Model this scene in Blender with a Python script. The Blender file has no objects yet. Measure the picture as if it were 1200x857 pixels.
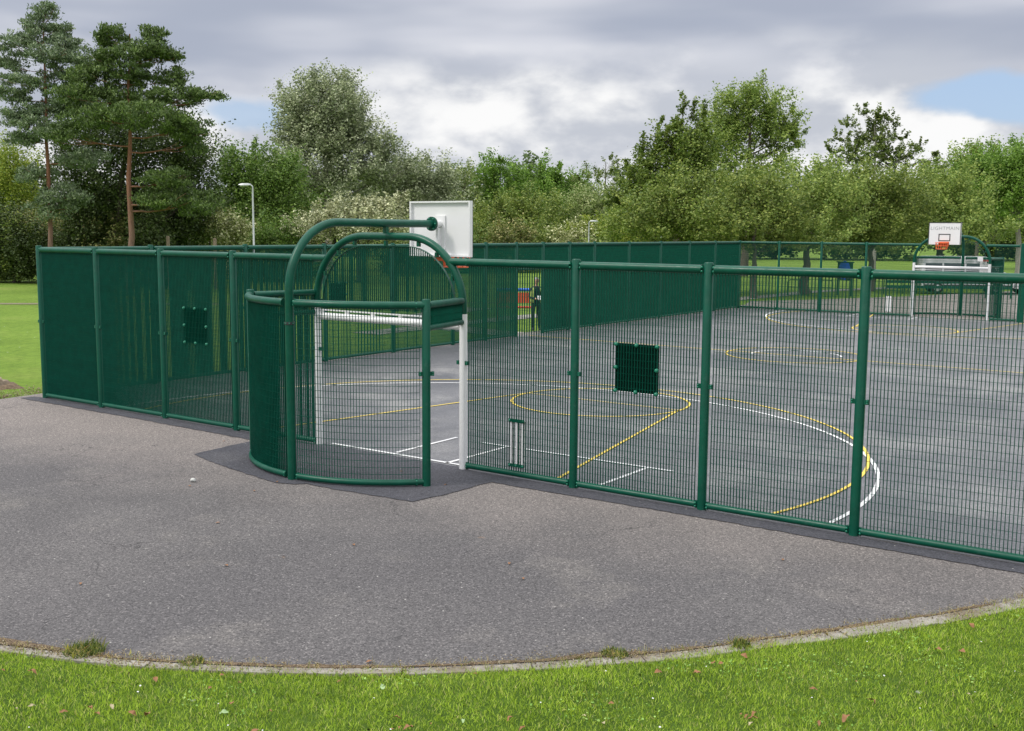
import bpy, bmesh, math, random
import numpy as np
from mathutils import Vector, Matrix
random.seed(11); rng = np.random.default_rng(11)
PI = math.pi
scene = bpy.context.scene
COL = scene.collection

# ------------------------------------------------------------------ camera
cam_data = bpy.data.cameras.new('camera')
cam = bpy.data.objects.new('camera', cam_data); COL.objects.link(cam)
def set_camera():
    pitch, yaw, roll = math.radians(7.16082), math.radians(-35.51126), math.radians(0.43941)
    fw = Vector((math.sin(yaw)*math.cos(pitch), math.cos(yaw)*math.cos(pitch), -math.sin(pitch)))
    r = Vector((math.cos(yaw), -math.sin(yaw), 0)); up = r.cross(fw)
    r2 = r*math.cos(roll) + up*math.sin(roll); u2 = -r*math.sin(roll) + up*math.cos(roll)
    m = Matrix((r2, u2, -fw)).transposed().to_4x4()
    m.translation = Vector((19.709, -11.731, 3.3555))
    cam.matrix_world = m
set_camera()
cam_data.sensor_width = 36; cam_data.lens = 1257.53/1200*36
cam_data.clip_start = 0.1; cam_data.clip_end = 2000
scene.camera = cam

# ------------------------------------------------------------------ sky, sun, exposure
SUN_EL, SUN_AZ = math.radians(48), math.radians(215)      # azimuth measured clockwise from +Y
world = bpy.data.worlds.new('World'); scene.world = world; world.use_nodes = True
def N(nt, t, **kw):
    n = nt.nodes.new(t)
    for k, v in kw.items():
        if k.startswith('i_'): n.inputs[k[2:].replace('_', ' ')].default_value = v
        else: setattr(n, k, v)
    return n
def build_world():
    nt = world.node_tree; nt.nodes.clear(); L = nt.links.new
    out = N(nt, 'ShaderNodeOutputWorld'); bg = N(nt, 'ShaderNodeBackground'); L(bg.outputs[0], out.inputs[0])
    sky = N(nt, 'ShaderNodeTexSky'); sky.sky_type = 'NISHITA'; sky.sun_disc = False
    sky.sun_elevation = SUN_EL; sky.sun_rotation = SUN_AZ; sky.dust_density = 1.5
    tc = N(nt, 'ShaderNodeTexCoord')
    def math_(op, a, b=None, c=None, clamp=False):
        n = N(nt, 'ShaderNodeMath', operation=op); n.use_clamp = clamp
        for i, v in enumerate((a, b, c)):
            if v is None: continue
            if isinstance(v, (int, float)): n.inputs[i].default_value = v
            else: L(v, n.inputs[i])
        return n.outputs[0]
    sep = N(nt, 'ShaderNodeSeparateXYZ'); L(tc.outputs['Generated'], sep.inputs[0])
    z = sep.outputs['Z']
    def noise(scale, zs, off, detail=8, rough=.55, dist=0.0):
        mp = N(nt, 'ShaderNodeMapping'); mp.inputs['Scale'].default_value = (1, 1, zs); mp.inputs['Location'].default_value = off
        L(tc.outputs['Generated'], mp.inputs[0])
        n = N(nt, 'ShaderNodeTexNoise'); n.inputs['Scale'].default_value = scale; n.inputs['Detail'].default_value = detail
        n.inputs['Roughness'].default_value = rough; n.inputs['Distortion'].default_value = dist
        L(mp.outputs[0], n.inputs['Vector']); return n.outputs[0]
    def ramp(v, a, b):
        n = N(nt, 'ShaderNodeMapRange', interpolation_type='SMOOTHSTEP'); L(v, n.inputs[0])
        n.inputs[1].default_value = a; n.inputs[2].default_value = b; return n.outputs[0]
    def mix(f, a, b):
        n = N(nt, 'ShaderNodeMix', data_type='RGBA')
        if isinstance(f, (int, float)): n.inputs[0].default_value = f
        else: L(f, n.inputs[0])
        for s, v in ((6, a), (7, b)):
            if isinstance(v, tuple): n.inputs[s].default_value = v
            else: L(v, n.inputs[s])
        return n.outputs[2]
    big = noise(2.2, 3.2, (3.1, 1.7, .4), 5, .5, .3)
    puff = noise(8.0, 2.0, (.3, 2.2, 1.1), 10, .52, .1)
    soft = noise(3.5, 5.0, (5.0, 0.4, 2.0), 3, .45)
    # cumulus edges low down, a dark flat bank above
    low = ramp(math_('ADD', z, math_('MULTIPLY', math_('SUBTRACT', big, .5), .26)), .165, .085)
    grey = mix(ramp(soft, .34, .68), (.34, .375, .46, 1), (.59, .605, .66, 1))
    bright = mix(ramp(puff, .42, .62), (.46, .485, .54, 1), (.80, .80, .80, 1))
    cloud = mix(low, grey, bright)
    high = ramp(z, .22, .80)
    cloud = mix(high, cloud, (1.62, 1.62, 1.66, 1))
    blue = mix(ramp(z, .0, .35), (.48, .62, .90, 1), (.30, .46, .78, 1))
    skyc = mix(.35, blue, (0, 0, 0, 1))
    # the physical sky, scaled, plus the pale veil of thin cloud in the gap
    sc = N(nt, 'ShaderNodeVectorMath', operation='SCALE'); L(sky.outputs[0], sc.inputs[0]); sc.inputs[3].default_value = SKY_STRENGTH
    gapcol = mix(.6, sc.outputs[0], (.42, .56, .80, 1))
    # gaps in the cloud: two directions where the photo shows them, broken by noise
    def gap(az, el, waz, wel):
        d = Vector((math.sin(az)*math.cos(el), math.cos(az)*math.cos(el), math.sin(el)))
        mp = N(nt, 'ShaderNodeVectorMath', operation='SUBTRACT'); L(tc.outputs['Generated'], mp.inputs[0]); mp.inputs[1].default_value = d
        m2 = N(nt, 'ShaderNodeVectorMath', operation='MULTIPLY'); L(mp.outputs[0], m2.inputs[0]); m2.inputs[1].default_value = (1/waz, 1/waz, 1/wel)
        ln = N(nt, 'ShaderNodeVectorMath', operation='LENGTH'); L(m2.outputs[0], ln.inputs[0])
        return math_('ADD', ln.outputs['Value'], math_('MULTIPLY', math_('SUBTRACT', puff, .5), 2.6))
    g1 = ramp(gap(math.radians(-35.5+26), math.radians(6.3), .10, .018), 1.3, .7)
    g2 = ramp(gap(math.radians(-35.5-14.0), math.radians(5.9), .05, .016), 1.2, .6)
    g = math_('MAXIMUM', g1, math_('MULTIPLY', g2, .85))
    # further openings elsewhere round the sky
    g3 = math_('MULTIPLY', ramp(noise(1.7, 2.0, (7.7, 3.3, 5.1), 6, .5), .60, .70), .8)
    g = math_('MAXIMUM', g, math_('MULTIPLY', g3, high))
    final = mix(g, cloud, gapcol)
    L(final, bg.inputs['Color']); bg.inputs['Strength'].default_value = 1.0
SKY_STRENGTH = 0.09
build_world()

sun_d = bpy.data.lights.new('sun', 'SUN'); sun_d.energy = 1.5; sun_d.angle = math.radians(12); sun_d.color = (1, .95, .88)
sun = bpy.data.objects.new('sun', sun_d); COL.objects.link(sun)
sd = Vector((math.sin(SUN_AZ)*math.cos(SUN_EL), math.cos(SUN_AZ)*math.cos(SUN_EL), math.sin(SUN_EL)))
sun.rotation_euler = sd.to_track_quat('Z', 'Y').to_euler()
scene.view_settings.view_transform = 'Standard'; scene.view_settings.look = 'None'
scene.view_settings.exposure = 0.28; scene.view_settings.gamma = 1
scene.view_settings.use_curve_mapping = False

# ------------------------------------------------------------------ materials
def mat(name, build):
    m = bpy.data.materials.new(name); m.use_nodes = True
    nt = m.node_tree; b = nt.nodes['Principled BSDF']; build(nt, b); return m
def nz(nt, scale, detail=4, rough=.5, coord='Object', vec=None, sc=None):
    tc = N(nt, 'ShaderNodeTexCoord'); src = tc.outputs[coord]
    if sc:
        mp = N(nt, 'ShaderNodeMapping'); mp.inputs['Scale'].default_value = sc; nt.links.new(src, mp.inputs[0]); src = mp.outputs[0]
    n = N(nt, 'ShaderNodeTexNoise'); n.inputs['Scale'].default_value = scale; n.inputs['Detail'].default_value = detail
    n.inputs['Roughness'].default_value = rough; nt.links.new(src, n.inputs['Vector']); return n.outputs[0]
def rmp(nt, v, stops):
    n = N(nt, 'ShaderNodeValToRGB'); nt.links.new(v, n.inputs[0]); e = n.color_ramp.elements
    while len(e) < len(stops): e.new(.5)
    for i, (p, c) in enumerate(stops): e[i].position = p; e[i].color = (*c, 1)
    return n.outputs[0]
def mx(nt, f, a, b, mode='MIX'):
    n = N(nt, 'ShaderNodeMix', data_type='RGBA', blend_type=mode)
    if isinstance(f, (int, float)): n.inputs[0].default_value = f
    else: nt.links.new(f, n.inputs[0])
    for s, v in ((6, a), (7, b)):
        if isinstance(v, tuple): n.inputs[s].default_value = (*v, 1) if len(v) == 3 else v
        else: nt.links.new(v, n.inputs[s])
    return n.outputs[2]
def bump(nt, b, h, strength, dist):
    n = N(nt, 'ShaderNodeBump'); n.inputs['Strength'].default_value = strength; n.inputs['Distance'].default_value = dist
    nt.links.new(h, n.inputs['Height']); nt.links.new(n.outputs[0], b.inputs['Normal'])
def paint(name, c, rough=.35, var=.12, metal=0, dirt=None, scale=6, spec=.5):
    def f(nt, b):
        n = nz(nt, scale, 5)
        lo = tuple(v*(1-var) for v in c); hi = tuple(min(1, v*(1+var)) for v in c)
        col = rmp(nt, n, [(.3, lo), (.7, hi)])
        if dirt:
            d = nz(nt, scale*3.1, 6, .6); dd = rmp(nt, d, [(.56, (0, 0, 0)), (.74, (1, 1, 1))])
            col = mx(nt, dd, col, dirt)
        nt.links.new(col, b.inputs['Base Color']); b.inputs['Roughness'].default_value = rough; b.inputs['Metallic'].default_value = metal; b.inputs['Specular IOR Level'].default_value = spec
        rr = rmp(nt, nz(nt, scale*2.3, 3), [(.3, (rough*.8,)*3), (.7, (min(1, rough*1.25),)*3)]); nt.links.new(rr, b.inputs['Roughness'])
    return mat(name, f)
M = {}
M['green'] = paint('green_powder_coat', (.0003, .072, .042), .36, .14, dirt=(.015, .085, .058), scale=5, spec=.30)
M['mesh'] = paint('green_mesh_coat', (.0005, .070, .044), .5, .15, spec=.15)
M['board'] = paint('dark_green_board', (.0005, .022, .014), .5, .1, spec=.2)
M['bolt'] = paint('green_bolt_cap', (.008, .17, .10), .3, .05)
M['white'] = paint('white_gloss_coat', (.78, .78, .78), .4, .02, scale=4)
M['black'] = paint('black_print', (.03, .03, .035), .5, .1)
M['grey_print'] = paint('grey_print', (.30, .31, .32), .5, .05)
M['orange'] = paint('orange_coat', (.72, .13, .035), .4, .1)
M['galv'] = paint('galvanised_steel', (.50, .52, .53), .45, .1, .3)
M['rubber'] = paint('rubber', (.02, .02, .02), .8, .2)
M['glass'] = paint('dark_glass', (.05, .06, .07), .08, .1)
M['silver'] = paint('silver_car_paint', (.66, .67, .68), .3, .04)
M['whitecar'] = paint('white_car_paint', (.72, .72, .72), .25, .03)
M['plastic'] = paint('dark_plastic', (.03, .032, .035), .6, .1)
M['red'] = paint('red_paint', (.60, .045, .03), .45, .1)
M['redor'] = paint('red_orange_panel', (.70, .10, .04), .5, .1)
M['blue'] = paint('blue_paint', (.02, .13, .75), .4, .1)
M['wood'] = paint('weathered_wood', (.22, .17, .12), .9, .3, scale=14)
M['skin'] = paint('skin', (.55, .30, .21), .55, .06)
M['hair'] = paint('grey_hair', (.34, .33, .32), .8, .2, scale=30)
M['navy'] = paint('navy_cloth', (.015, .022, .04), .9, .25, scale=18)
M['trouser'] = paint('dark_trouser_cloth', (.014, .017, .024), .9, .25, scale=18)
M['hiviz'] = paint('yellow_green_cloth', (.30, .38, .09), .75, .08, scale=18)
M['shoe'] = paint('black_shoe', (.015, .015, .015), .5, .1)
M['paper'] = paint('white_paper', (.75, .75, .74), .8, .03)
M['lamp_glass'] = paint('lamp_glass', (.55, .56, .55), .2, .05)
M['yellow_line'] = paint('yellow_line_paint', (.74, .55, .08), .7, .12, dirt=(.30, .27, .14), scale=9)
M['white_line'] = paint('white_line_paint', (.74, .74, .74), .7, .06, dirt=(.40, .40, .41), scale=9)
M['stone'] = paint('pale_stone', (.52, .53, .50), .9, .2, scale=40)

def tarmac(name, a, b_, patch, speck, patch2=None, spk_scale=170, rough=.8, patchlo=.50, bumpy=.5, dust=None, spec=.35):
    def f(nt, b):
        base = rmp(nt, nz(nt, .55, 6, .6), [(.32, a), (.68, b_)])
        if patch2: base = mx(nt, rmp(nt, nz(nt, .23, 5, .6, sc=(1, .45, 1)), [(.50, (0, 0, 0)), (.66, (1, 1, 1))]), base, patch2)
        base = mx(nt, rmp(nt, nz(nt, .38, 7, .68), [(patchlo, (0, 0, 0)), (patchlo+.16, (1, 1, 1))]), base, patch)
        tc = N(nt, 'ShaderNodeTexCoord')
        if dust:
            sp_ = N(nt, 'ShaderNodeSeparateXYZ'); nt.links.new(tc.outputs['Object'], sp_.inputs[0])
            a1 = N(nt, 'ShaderNodeMath', operation='MULTIPLY_ADD'); nt.links.new(sp_.outputs['X'], a1.inputs[0]); a1.inputs[1].default_value = -.16; nt.links.new(sp_.outputs['Y'], a1.inputs[2])
            nn_ = nz(nt, .7, 6, .6); a2 = N(nt, 'ShaderNodeMath', operation='MULTIPLY_ADD'); nt.links.new(nn_, a2.inputs[0]); a2.inputs[1].default_value = 3.4; nt.links.new(a1.outputs[0], a2.inputs[2])
            mr_ = N(nt, 'ShaderNodeMapRange', interpolation_type='SMOOTHSTEP'); nt.links.new(a2.outputs[0], mr_.inputs[0]); mr_.inputs[1].default_value = -3.8; mr_.inputs[2].default_value = .6
            base = mx(nt, mr_.outputs[0], base, dust)
        # stones of the aggregate, two sizes
        v = N(nt, 'ShaderNodeTexVoronoi'); v.inputs['Scale'].default_value = spk_scale*.5; nt.links.new(tc.outputs['Object'], v.inputs['Vector'])
        cr = rmp(nt, v.outputs['Color'], [(.08, (.42, .42, .43)), (.38, (.84, .84, .84)), (.75, (1.10, 1.10, 1.09)), (.95, speck)])
        col = mx(nt, 1.0, base, cr, 'MULTIPLY')
        fine = rmp(nt, nz(nt, 26, 8, .85), [(.33, (.55, .55, .56)), (.67, (1.42, 1.41, 1.40))])
        col = mx(nt, 1.0, col, fine, 'MULTIPLY')
        v3 = N(nt, 'ShaderNodeTexVoronoi'); v3.inputs['Scale'].default_value = 9; nt.links.new(tc.outputs['Object'], v3.inputs['Vector'])
        sp = rmp(nt, v3.outputs['Distance'], [(.06, (1, 1, 1)), (.085, (0, 0, 0))])
        sel = rmp(nt, v3.outputs['Color'], [(.70, (0, 0, 0)), (.72, (1, 1, 1))])
        spm = mx(nt, 1.0, sp, sel, 'MULTIPLY')
        col = mx(nt, spm, col, (.42, .41, .38))
        rs = rmp(nt, nz(nt, 1.7, 4, .5), [(.735, (0, 0, 0)), (.80, (.55, .55, .55))]); col = mx(nt, rs, col, (.30, .17, .07))
        # fine cracks
        v2 = N(nt, 'ShaderNodeTexVoronoi', feature='DISTANCE_TO_EDGE'); v2.inputs['Scale'].default_value = .33
        mp = N(nt, 'ShaderNodeVectorMath', operation='ADD'); nt.links.new(tc.outputs['Object'], mp.inputs[0])
        nn = N(nt, 'ShaderNodeTexNoise'); nn.inputs['Scale'].default_value = 1.6; nn.inputs['Detail'].default_value = 6; nt.links.new(tc.outputs['Object'], nn.inputs['Vector'])
        nt.links.new(nn.outputs['Color'], mp.inputs[1]); nt.links.new(mp.outputs[0], v2.inputs['Vector'])
        ck = rmp(nt, v2.outputs['Distance'], [(.0, (1, 1, 1)), (.0035, (0, 0, 0))])
        ckm = mx(nt, 1.0, ck, rmp(nt, nz(nt, .5, 3), [(.5, (0, 0, 0)), (.62, (1, 1, 1))]), 'MULTIPLY')
        col = mx(nt, ckm, col, tuple(c*.45 for c in a))
        nt.links.new(col, b.inputs['Base Color'])
        b.inputs['Roughness'].default_value = rough; b.inputs['Specular IOR Level'].default_value = spec
        bump(nt, b, v.outputs['Distance'], bumpy, .004)
    return mat(name, f)
M['apron'] = tarmac('old_tarmac', (.098, .094, .095), (.130, .124, .123), (.170, .160, .150), (2.2, 2.15, 2.1), (.100, .096, .098), rough=.9, patchlo=.56, dust=(.225, .202, .188))
M['court'] = tarmac('court_tarmac', (.108, .110, .122), (.160, .160, .168), (.235, .232, .232), (1.7, 1.7, 1.7), (.078, .082, .096), rough=.48, patchlo=.50, bumpy=.25, spec=.5)
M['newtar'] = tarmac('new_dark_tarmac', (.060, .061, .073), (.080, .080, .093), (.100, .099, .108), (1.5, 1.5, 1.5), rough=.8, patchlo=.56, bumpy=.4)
M['worn'] = tarmac('worn_grass_path', (.17, .17, .09), (.22, .20, .12), (.26, .23, .15), (1.4, 1.4, 1.4), rough=.95)
M['path'] = tarmac('pale_path', (.30, .28, .25), (.36, .33, .30), (.40, .37, .33), (1.4, 1.4, 1.4), rough=.9)
def grass_mat(name, cols, scale=1.0):
    def f(nt, b):
        c1 = rmp(nt, nz(nt, .22*scale, 6, .6), [(.3, cols[0]), (.55, cols[1]), (.75, cols[2])])
        c2 = rmp(nt, nz(nt, 5, 10, .85), [(.30, (.45, .48, .40)), (.5, (1, 1, 1)), (.72, (1.5, 1.4, 1.3))])
        c = mx(nt, 1.0, c1, c2, 'MULTIPLY')
        tc = N(nt, 'ShaderNodeTexCoord'); v = N(nt, 'ShaderNodeTexVoronoi'); v.inputs['Scale'].default_value = 1.6; nt.links.new(tc.outputs['Object'], v.inputs['Vector'])
        d = rmp(nt, v.outputs['Distance'], [(.03, (1, 1, 1)), (.05, (0, 0, 0))])
        c = mx(nt, d, c, (.5, .52, .45))
        nt.links.new(c, b.inputs['Base Color']); b.inputs['Roughness'].default_value = .95; b.inputs['Specular IOR Level'].default_value = .15
        bump(nt, b, nz(nt, 30, 8, .8), .9, .05)
    return mat(name, f)
M['lawn'] = grass_mat('mown_lawn', [(.125, .205, .03), (.165, .265, .04), (.21, .275, .06)])
M['verge'] = grass_mat('verge_turf', [(.075, .14, .018), (.095, .17, .022), (.11, .18, .03)], 3)
def kerb_f(nt, b):
    c = rmp(nt, nz(nt, 5, 8, .7), [(.3, (.16, .145, .12)), (.55, (.29, .27, .235)), (.75, (.40, .38, .34))])
    c = mx(nt, rmp(nt, nz(nt, 1.1, 6, .65), [(.5, (0, 0, 0)), (.62, (1, 1, 1))]), c, (.16, .13, .09))
    nt.links.new(c, b.inputs['Base Color']); b.inputs['Roughness'].default_value = .95; bump(nt, b, nz(nt, 60, 6, .7), .6, .01)
M['kerb'] = mat('worn_concrete', kerb_f)
def soil_f(nt, b):
    c = rmp(nt, nz(nt, 22, 8, .75), [(.3, (.06, .045, .03)), (.5, (.17, .12, .075)), (.7, (.30, .23, .14))])
    nt.links.new(c, b.inputs['Base Color']); b.inputs['Roughness'].default_value = 1; bump(nt, b, nz(nt, 60, 6, .8), 1, .02)
M['litter'] = mat('dry_litter', soil_f)

def leafmat(name, cols, trans=.35, rough=.55, under=None, nsc=.55):
    """per-leaf colour (random per island), light passing through the leaf"""
    if len(cols) == 3: cols = [(p, tuple(min(.9, v*k_) for v, k_ in zip(c, (1.95, 1.88, 1.55)))) for p, c in cols]
    def f(nt, b):
        g = N(nt, 'ShaderNodeNewGeometry')
        c = rmp(nt, g.outputs['Random Per Island'], cols)
        n = rmp(nt, nz(nt, nsc, 5, .6), [(.3, (.72, .74, .70)), (.7, (1.25, 1.22, 1.15))])
        c = mx(nt, 1.0, c, n, 'MULTIPLY')
        if under: c = mx(nt, g.outputs['Backfacing'], c, under)
        nt.links.new(c, b.inputs['Base Color']); b.inputs['Roughness'].default_value = rough; b.inputs['Specular IOR Level'].default_value = .3
        t = N(nt, 'ShaderNodeBsdfTranslucent'); nt.links.new(c, t.inputs[0])
        ms = N(nt, 'ShaderNodeMixShader'); ms.inputs[0].default_value = trans
        o = nt.nodes['Material Output']; nt.links.new(b.outputs[0], ms.inputs[1]); nt.links.new(t.outputs[0], ms.inputs[2]); nt.links.new(ms.outputs[0], o.inputs[0])
    return mat(name, f)
def g3(a, b, c): return [(0, a), (.55, b), (1, c)]
LEAF = {
 'pine_pale': leafmat('pale_pine_needles', g3((.055, .085, .055), (.095, .135, .095), (.16, .20, .15)), .15),
 'pine_dark': leafmat('dark_pine_needles', g3((.030, .052, .020), (.056, .092, .032), (.10, .145, .05)), .15),
 'dark': leafmat('dark_leaves', g3((.020, .034, .012), (.034, .055, .018), (.06, .085, .028)), .2),
 'lime': leafmat('lime_leaves', g3((.07, .11, .018), (.12, .17, .028), (.22, .25, .05)), .35),
 'olivepale': leafmat('mottled_leaves', g3((.05, .075, .02), (.10, .12, .045), (.27, .25, .15)), .3),
 'cream': leafmat('cream_flecked_leaves', g3((.06, .085, .03), (.16, .18, .08), (.55, .52, .40)), .3),
 'mid': leafmat('mid_green_leaves', g3((.04, .08, .018), (.07, .125, .028), (.12, .18, .05)), .3),
 'silver': leafmat('silver_leaves', g3((.085, .112, .078), (.15, .18, .128), (.34, .375, .32)), .25),
 'silvergreen': leafmat('grey_green_leaves', g3((.07, .11, .035), (.12, .165, .065), (.27, .30, .19)), .3),
 'white': leafmat('whitish_leaves', g3((.09, .11, .07), (.20, .22, .16), (.44, .46, .39)), .2),
 'fresh': leafmat('fresh_green_leaves', g3((.055, .11, .022), (.09, .165, .032), (.14, .22, .055)), .35),
 'olive': leafmat('olive_leaves', g3((.052, .085, .022), (.098, .142, .036), (.19, .225, .075)), .3),
 'olivelight': leafmat('light_olive_leaves', g3((.065, .11, .028), (.12, .175, .048), (.23, .28, .10)), .35),
 'sparse': leafmat('sparse_leaves', g3((.05, .08, .022), (.08, .115, .035), (.13, .16, .06)), .3),
 'spiky': leafmat('deep_green_leaves', g3((.042, .075, .018), (.075, .115, .024), (.14, .18, .045)), .3),
 'far': leafmat('far_tree_leaves', g3((.04, .07, .03), (.065, .10, .04), (.10, .13, .06)), .2),
}
M['blade'] = leafmat('grass_blades', [(0, (.19, .31, .025)), (.45, (.37, .55, .045)), (.85, (.52, .68, .09)), (1, (.62, .58, .26))], .35, .5, nsc=2.2)
M['clover'] = leafmat('clover_leaves', [(0, (.07, .15, .03)), (.6, (.12, .23, .05)), (1, (.22, .34, .12))], .25)
M['weed'] = leafmat('weed_leaves', [(0, (.05, .09, .02)), (.5, (.11, .17, .035)), (.85, (.22, .26, .05)), (1, (.50, .45, .06))], .3, .6)
M['dryblade'] = leafmat('dry_stalks', [(0, (.20, .17, .08)), (.6, (.32, .27, .14)), (1, (.15, .22, .04))], .3)
M['crumb'] = leafmat('dead_leaf_crumbs', [(0, (.07, .05, .03)), (.4, (.16, .11, .06)), (.8, (.30, .24, .15)), (1, (.38, .34, .26))], .1)
M['fallen'] = paint('fallen_leaf_brown', (.27, .13, .055), .8, .4, scale=12)
M['fallen_pale'] = paint('fallen_leaf_pale', (.42, .36, .22), .8, .25, scale=12)
M['fallen_green'] = paint('fallen_leaf_green', (.30, .42, .20), .7, .2, scale=12)
def bark(name, a, b_, upper=None, h=6.0):
    def f(nt, b):
        c = rmp(nt, nz(nt, 3, 7, .7, sc=(3, 3, .7)), [(.3, a), (.7, b_)])
        if upper:
            tc = N(nt, 'ShaderNodeTexCoord'); s = N(nt, 'ShaderNodeSeparateXYZ'); nt.links.new(tc.outputs['Object'], s.inputs[0])
            mr = N(nt, 'ShaderNodeMapRange'); nt.links.new(s.outputs['Z'], mr.inputs[0]); mr.inputs[1].default_value = h*.35; mr.inputs[2].default_value = h
            c = mx(nt, mr.outputs[0], c, upper)
        nt.links.new(c, b.inputs['Base Color']); b.inputs['Roughness'].default_value = .95
        bump(nt, b, nz(nt, 8, 7, .7, sc=(3, 3, .6)), .8, .04)
    return mat(name, f)
M['bark'] = bark('grey_brown_bark', (.07, .055, .042), (.15, .125, .10))
M['bark_pine'] = bark('orange_pine_bark', (.12, .075, .055), (.23, .15, .115), (.25, .115, .07), 6)
M['bark_pale'] = bark('pale_bark', (.20, .18, .16), (.34, .32, .29))

# ------------------------------------------------------------------ mesh helpers
class MB:
    def __init__(s): s.v = []; s.f = []; s.mi = []; s.cur = 0
    def add(s, vs, fs):
        o = len(s.v); s.v += [tuple(v) for v in vs]
        for f in fs: s.f.append(tuple(i+o for i in f)); s.mi.append(s.cur)
    def box(s, x0, x1, y0, y1, z0, z1, caps=True):
        s.add([(x0,y0,z0),(x1,y0,z0),(x1,y1,z0),(x0,y1,z0),(x0,y0,z1),(x1,y0,z1),(x1,y1,z1),(x0,y1,z1)],
              [(0,1,5,4),(1,2,6,5),(2,3,7,6),(3,0,4,7)] + ([(4,5,6,7),(3,2,1,0)] if caps else []))
    def tube(s, pts, r, n=12, caps=True, closed=False, up=None):
        pts = [Vector(p) for p in pts]; k = len(pts)
        rs = r if isinstance(r, (list, tuple)) else [r]*k
        prev = None; base = len(s.v); vs = []
        for i, p in enumerate(pts):
            if closed: t = pts[(i+1) % k] - pts[i-1]
            else: t = pts[min(i+1, k-1)] - pts[max(i-1, 0)]
            t.normalize()
            if prev is None:
                a = Vector(up) if up else (Vector((0, 0, 1)) if abs(t.z) < .9 else Vector((1, 0, 0)))
                x = (a - t*a.dot(t)).normalized()
            else: x = (prev - t*prev.dot(t)).normalized()
            prev = x; y = t.cross(x)
            for j in range(n):
                a = 2*PI*j/n; vs.append(p + (x*math.cos(a) + y*math.sin(a))*rs[i])
        fs = []
        for i in range(k if closed else k-1):
            i2 = (i+1) % k
            for j in range(n): fs.append((i*n+j, i*n+(j+1) % n, i2*n+(j+1) % n, i2*n+j))
        if caps and not closed: fs += [tuple(reversed(range(n))), tuple(range((k-1)*n, k*n))]
        s.add(vs, fs)
    def bar(s, a, b, side, hw, hd):
        """box bar from a to b; side = unit vector across, hw half width along it, hd half depth"""
        a, b = Vector(a), Vector(b); t = (b-a).normalized(); sd = Vector(side); n = t.cross(sd).normalized()
        vs = [p + sd*u*hw + n*w*hd for p in (a, b) for u, w in ((-1,-1),(1,-1),(1,1),(-1,1))]
        s.add(vs, [(0,1,5,4),(1,2,6,5),(2,3,7,6),(3,0,4,7),(4,5,6,7),(3,2,1,0)])
    def dome(s, c, nrm, r, n=8, h=.7):
        c = Vector(c); q = Vector(nrm).to_track_quat('Z', 'Y'); vs = []; fs = []
        for i, (rr, zz) in enumerate(((1, -.15), (1, .1), (.75, h*.7), (.35, h*.95))):
            for j in range(n): a = 2*PI*j/n; vs.append(c + q @ Vector((rr*r*math.cos(a), rr*r*math.sin(a), zz*r)))
        vs.append(c + q @ Vector((0, 0, h*r)))
        for i in range(3):
            for j in range(n): fs.append((i*n+j, i*n+(j+1) % n, (i+1)*n+(j+1) % n, (i+1)*n+j))
        for j in range(n): fs.append((3*n+j, 3*n+(j+1) % n, 4*n))
        s.add(vs, fs)
    def poly(s, pts, z0, z1):
        n = len(pts); s.add([(x, y, z0) for x, y in pts] + [(x, y, z1) for x, y in pts],
            [(i, (i+1) % n, n+(i+1) % n, n+i) for i in range(n)] + [tuple(range(n, 2*n)), tuple(reversed(range(n)))])
    def sheet(s, pts, z): s.add([(x, y, z) for x, y in pts], [tuple(range(len(pts)))])
    def ribbon(s, pts, w, z):
        P = [Vector((x, y, 0)) for x, y in pts]; vs = []
        for i, p in enumerate(P):
            t = (P[min(i+1, len(P)-1)] - P[max(i-1, 0)]).normalized(); n = Vector((-t.y, t.x, 0))
            for sgn in (-1, 1): q = p + n*sgn*w/2; vs.append((q.x, q.y, z))
        s.add(vs, [(2*i, 2*i+2, 2*i+3, 2*i+1)[::-1] if False else (2*i, 2*i+1, 2*i+3, 2*i+2)[::-1] for i in range(len(P)-1)])
    def mesh(s, name, mats, smooth=None, bevel=None):
        me = bpy.data.meshes.new(name); me.from_pydata(s.v, [], s.f)
        for m in (mats if isinstance(mats, (list, tuple)) else [mats]): me.materials.append(m)
        if any(s.mi): me.polygons.foreach_set('material_index', s.mi)
        if smooth:
            me.shade_smooth(); me.set_sharp_from_angle(angle=math.radians(smooth))
        me.update(); return me
    def obj(s, name, mats, parent=None, smooth=None, loc=None, rz=0, bevel=None):
        me = s.mesh(name, mats, smooth); return link(name, me, parent, loc, rz, bevel)
def link(name, me, parent=None, loc=None, rz=0, bevel=None):
    o = bpy.data.objects.new(name, me); COL.objects.link(o)
    if parent: o.parent = parent
    if loc: o.location = loc
    if rz: o.rotation_euler = (0, 0, rz)
    if bevel:
        b = o.modifiers.new('bevel', 'BEVEL'); b.width = bevel; b.segments = 2; b.limit_method = 'ANGLE'; b.angle_limit = math.radians(35)
    return o
def tag(o, label=None, cat=None, group=None, kind=None):
    for k, v in (('label', label), ('category', cat), ('group', group), ('kind', kind)):
        if v: o[k] = v
    return o
def thing(name, label, cat, loc=(0, 0, 0), rz=0, group=None):
    o = bpy.data.objects.new(name, None); COL.objects.link(o); o.location = loc; o.rotation_euler = (0, 0, rz)
    o.empty_display_size = .3
    return tag(o, label, cat, group)
def copy_tree(o, parent=None):
    c = o.copy(); COL.objects.link(c)
    if parent: c.parent = parent
    for ch in o.children: copy_tree(ch, c)
    return c
def arc(cx, cy, r, a0, a1, n):
    return [(cx + r*math.cos(math.radians(a0+(a1-a0)*i/n)), cy + r*math.sin(math.radians(a0+(a1-a0)*i/n))) for i in range(n+1)]

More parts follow.
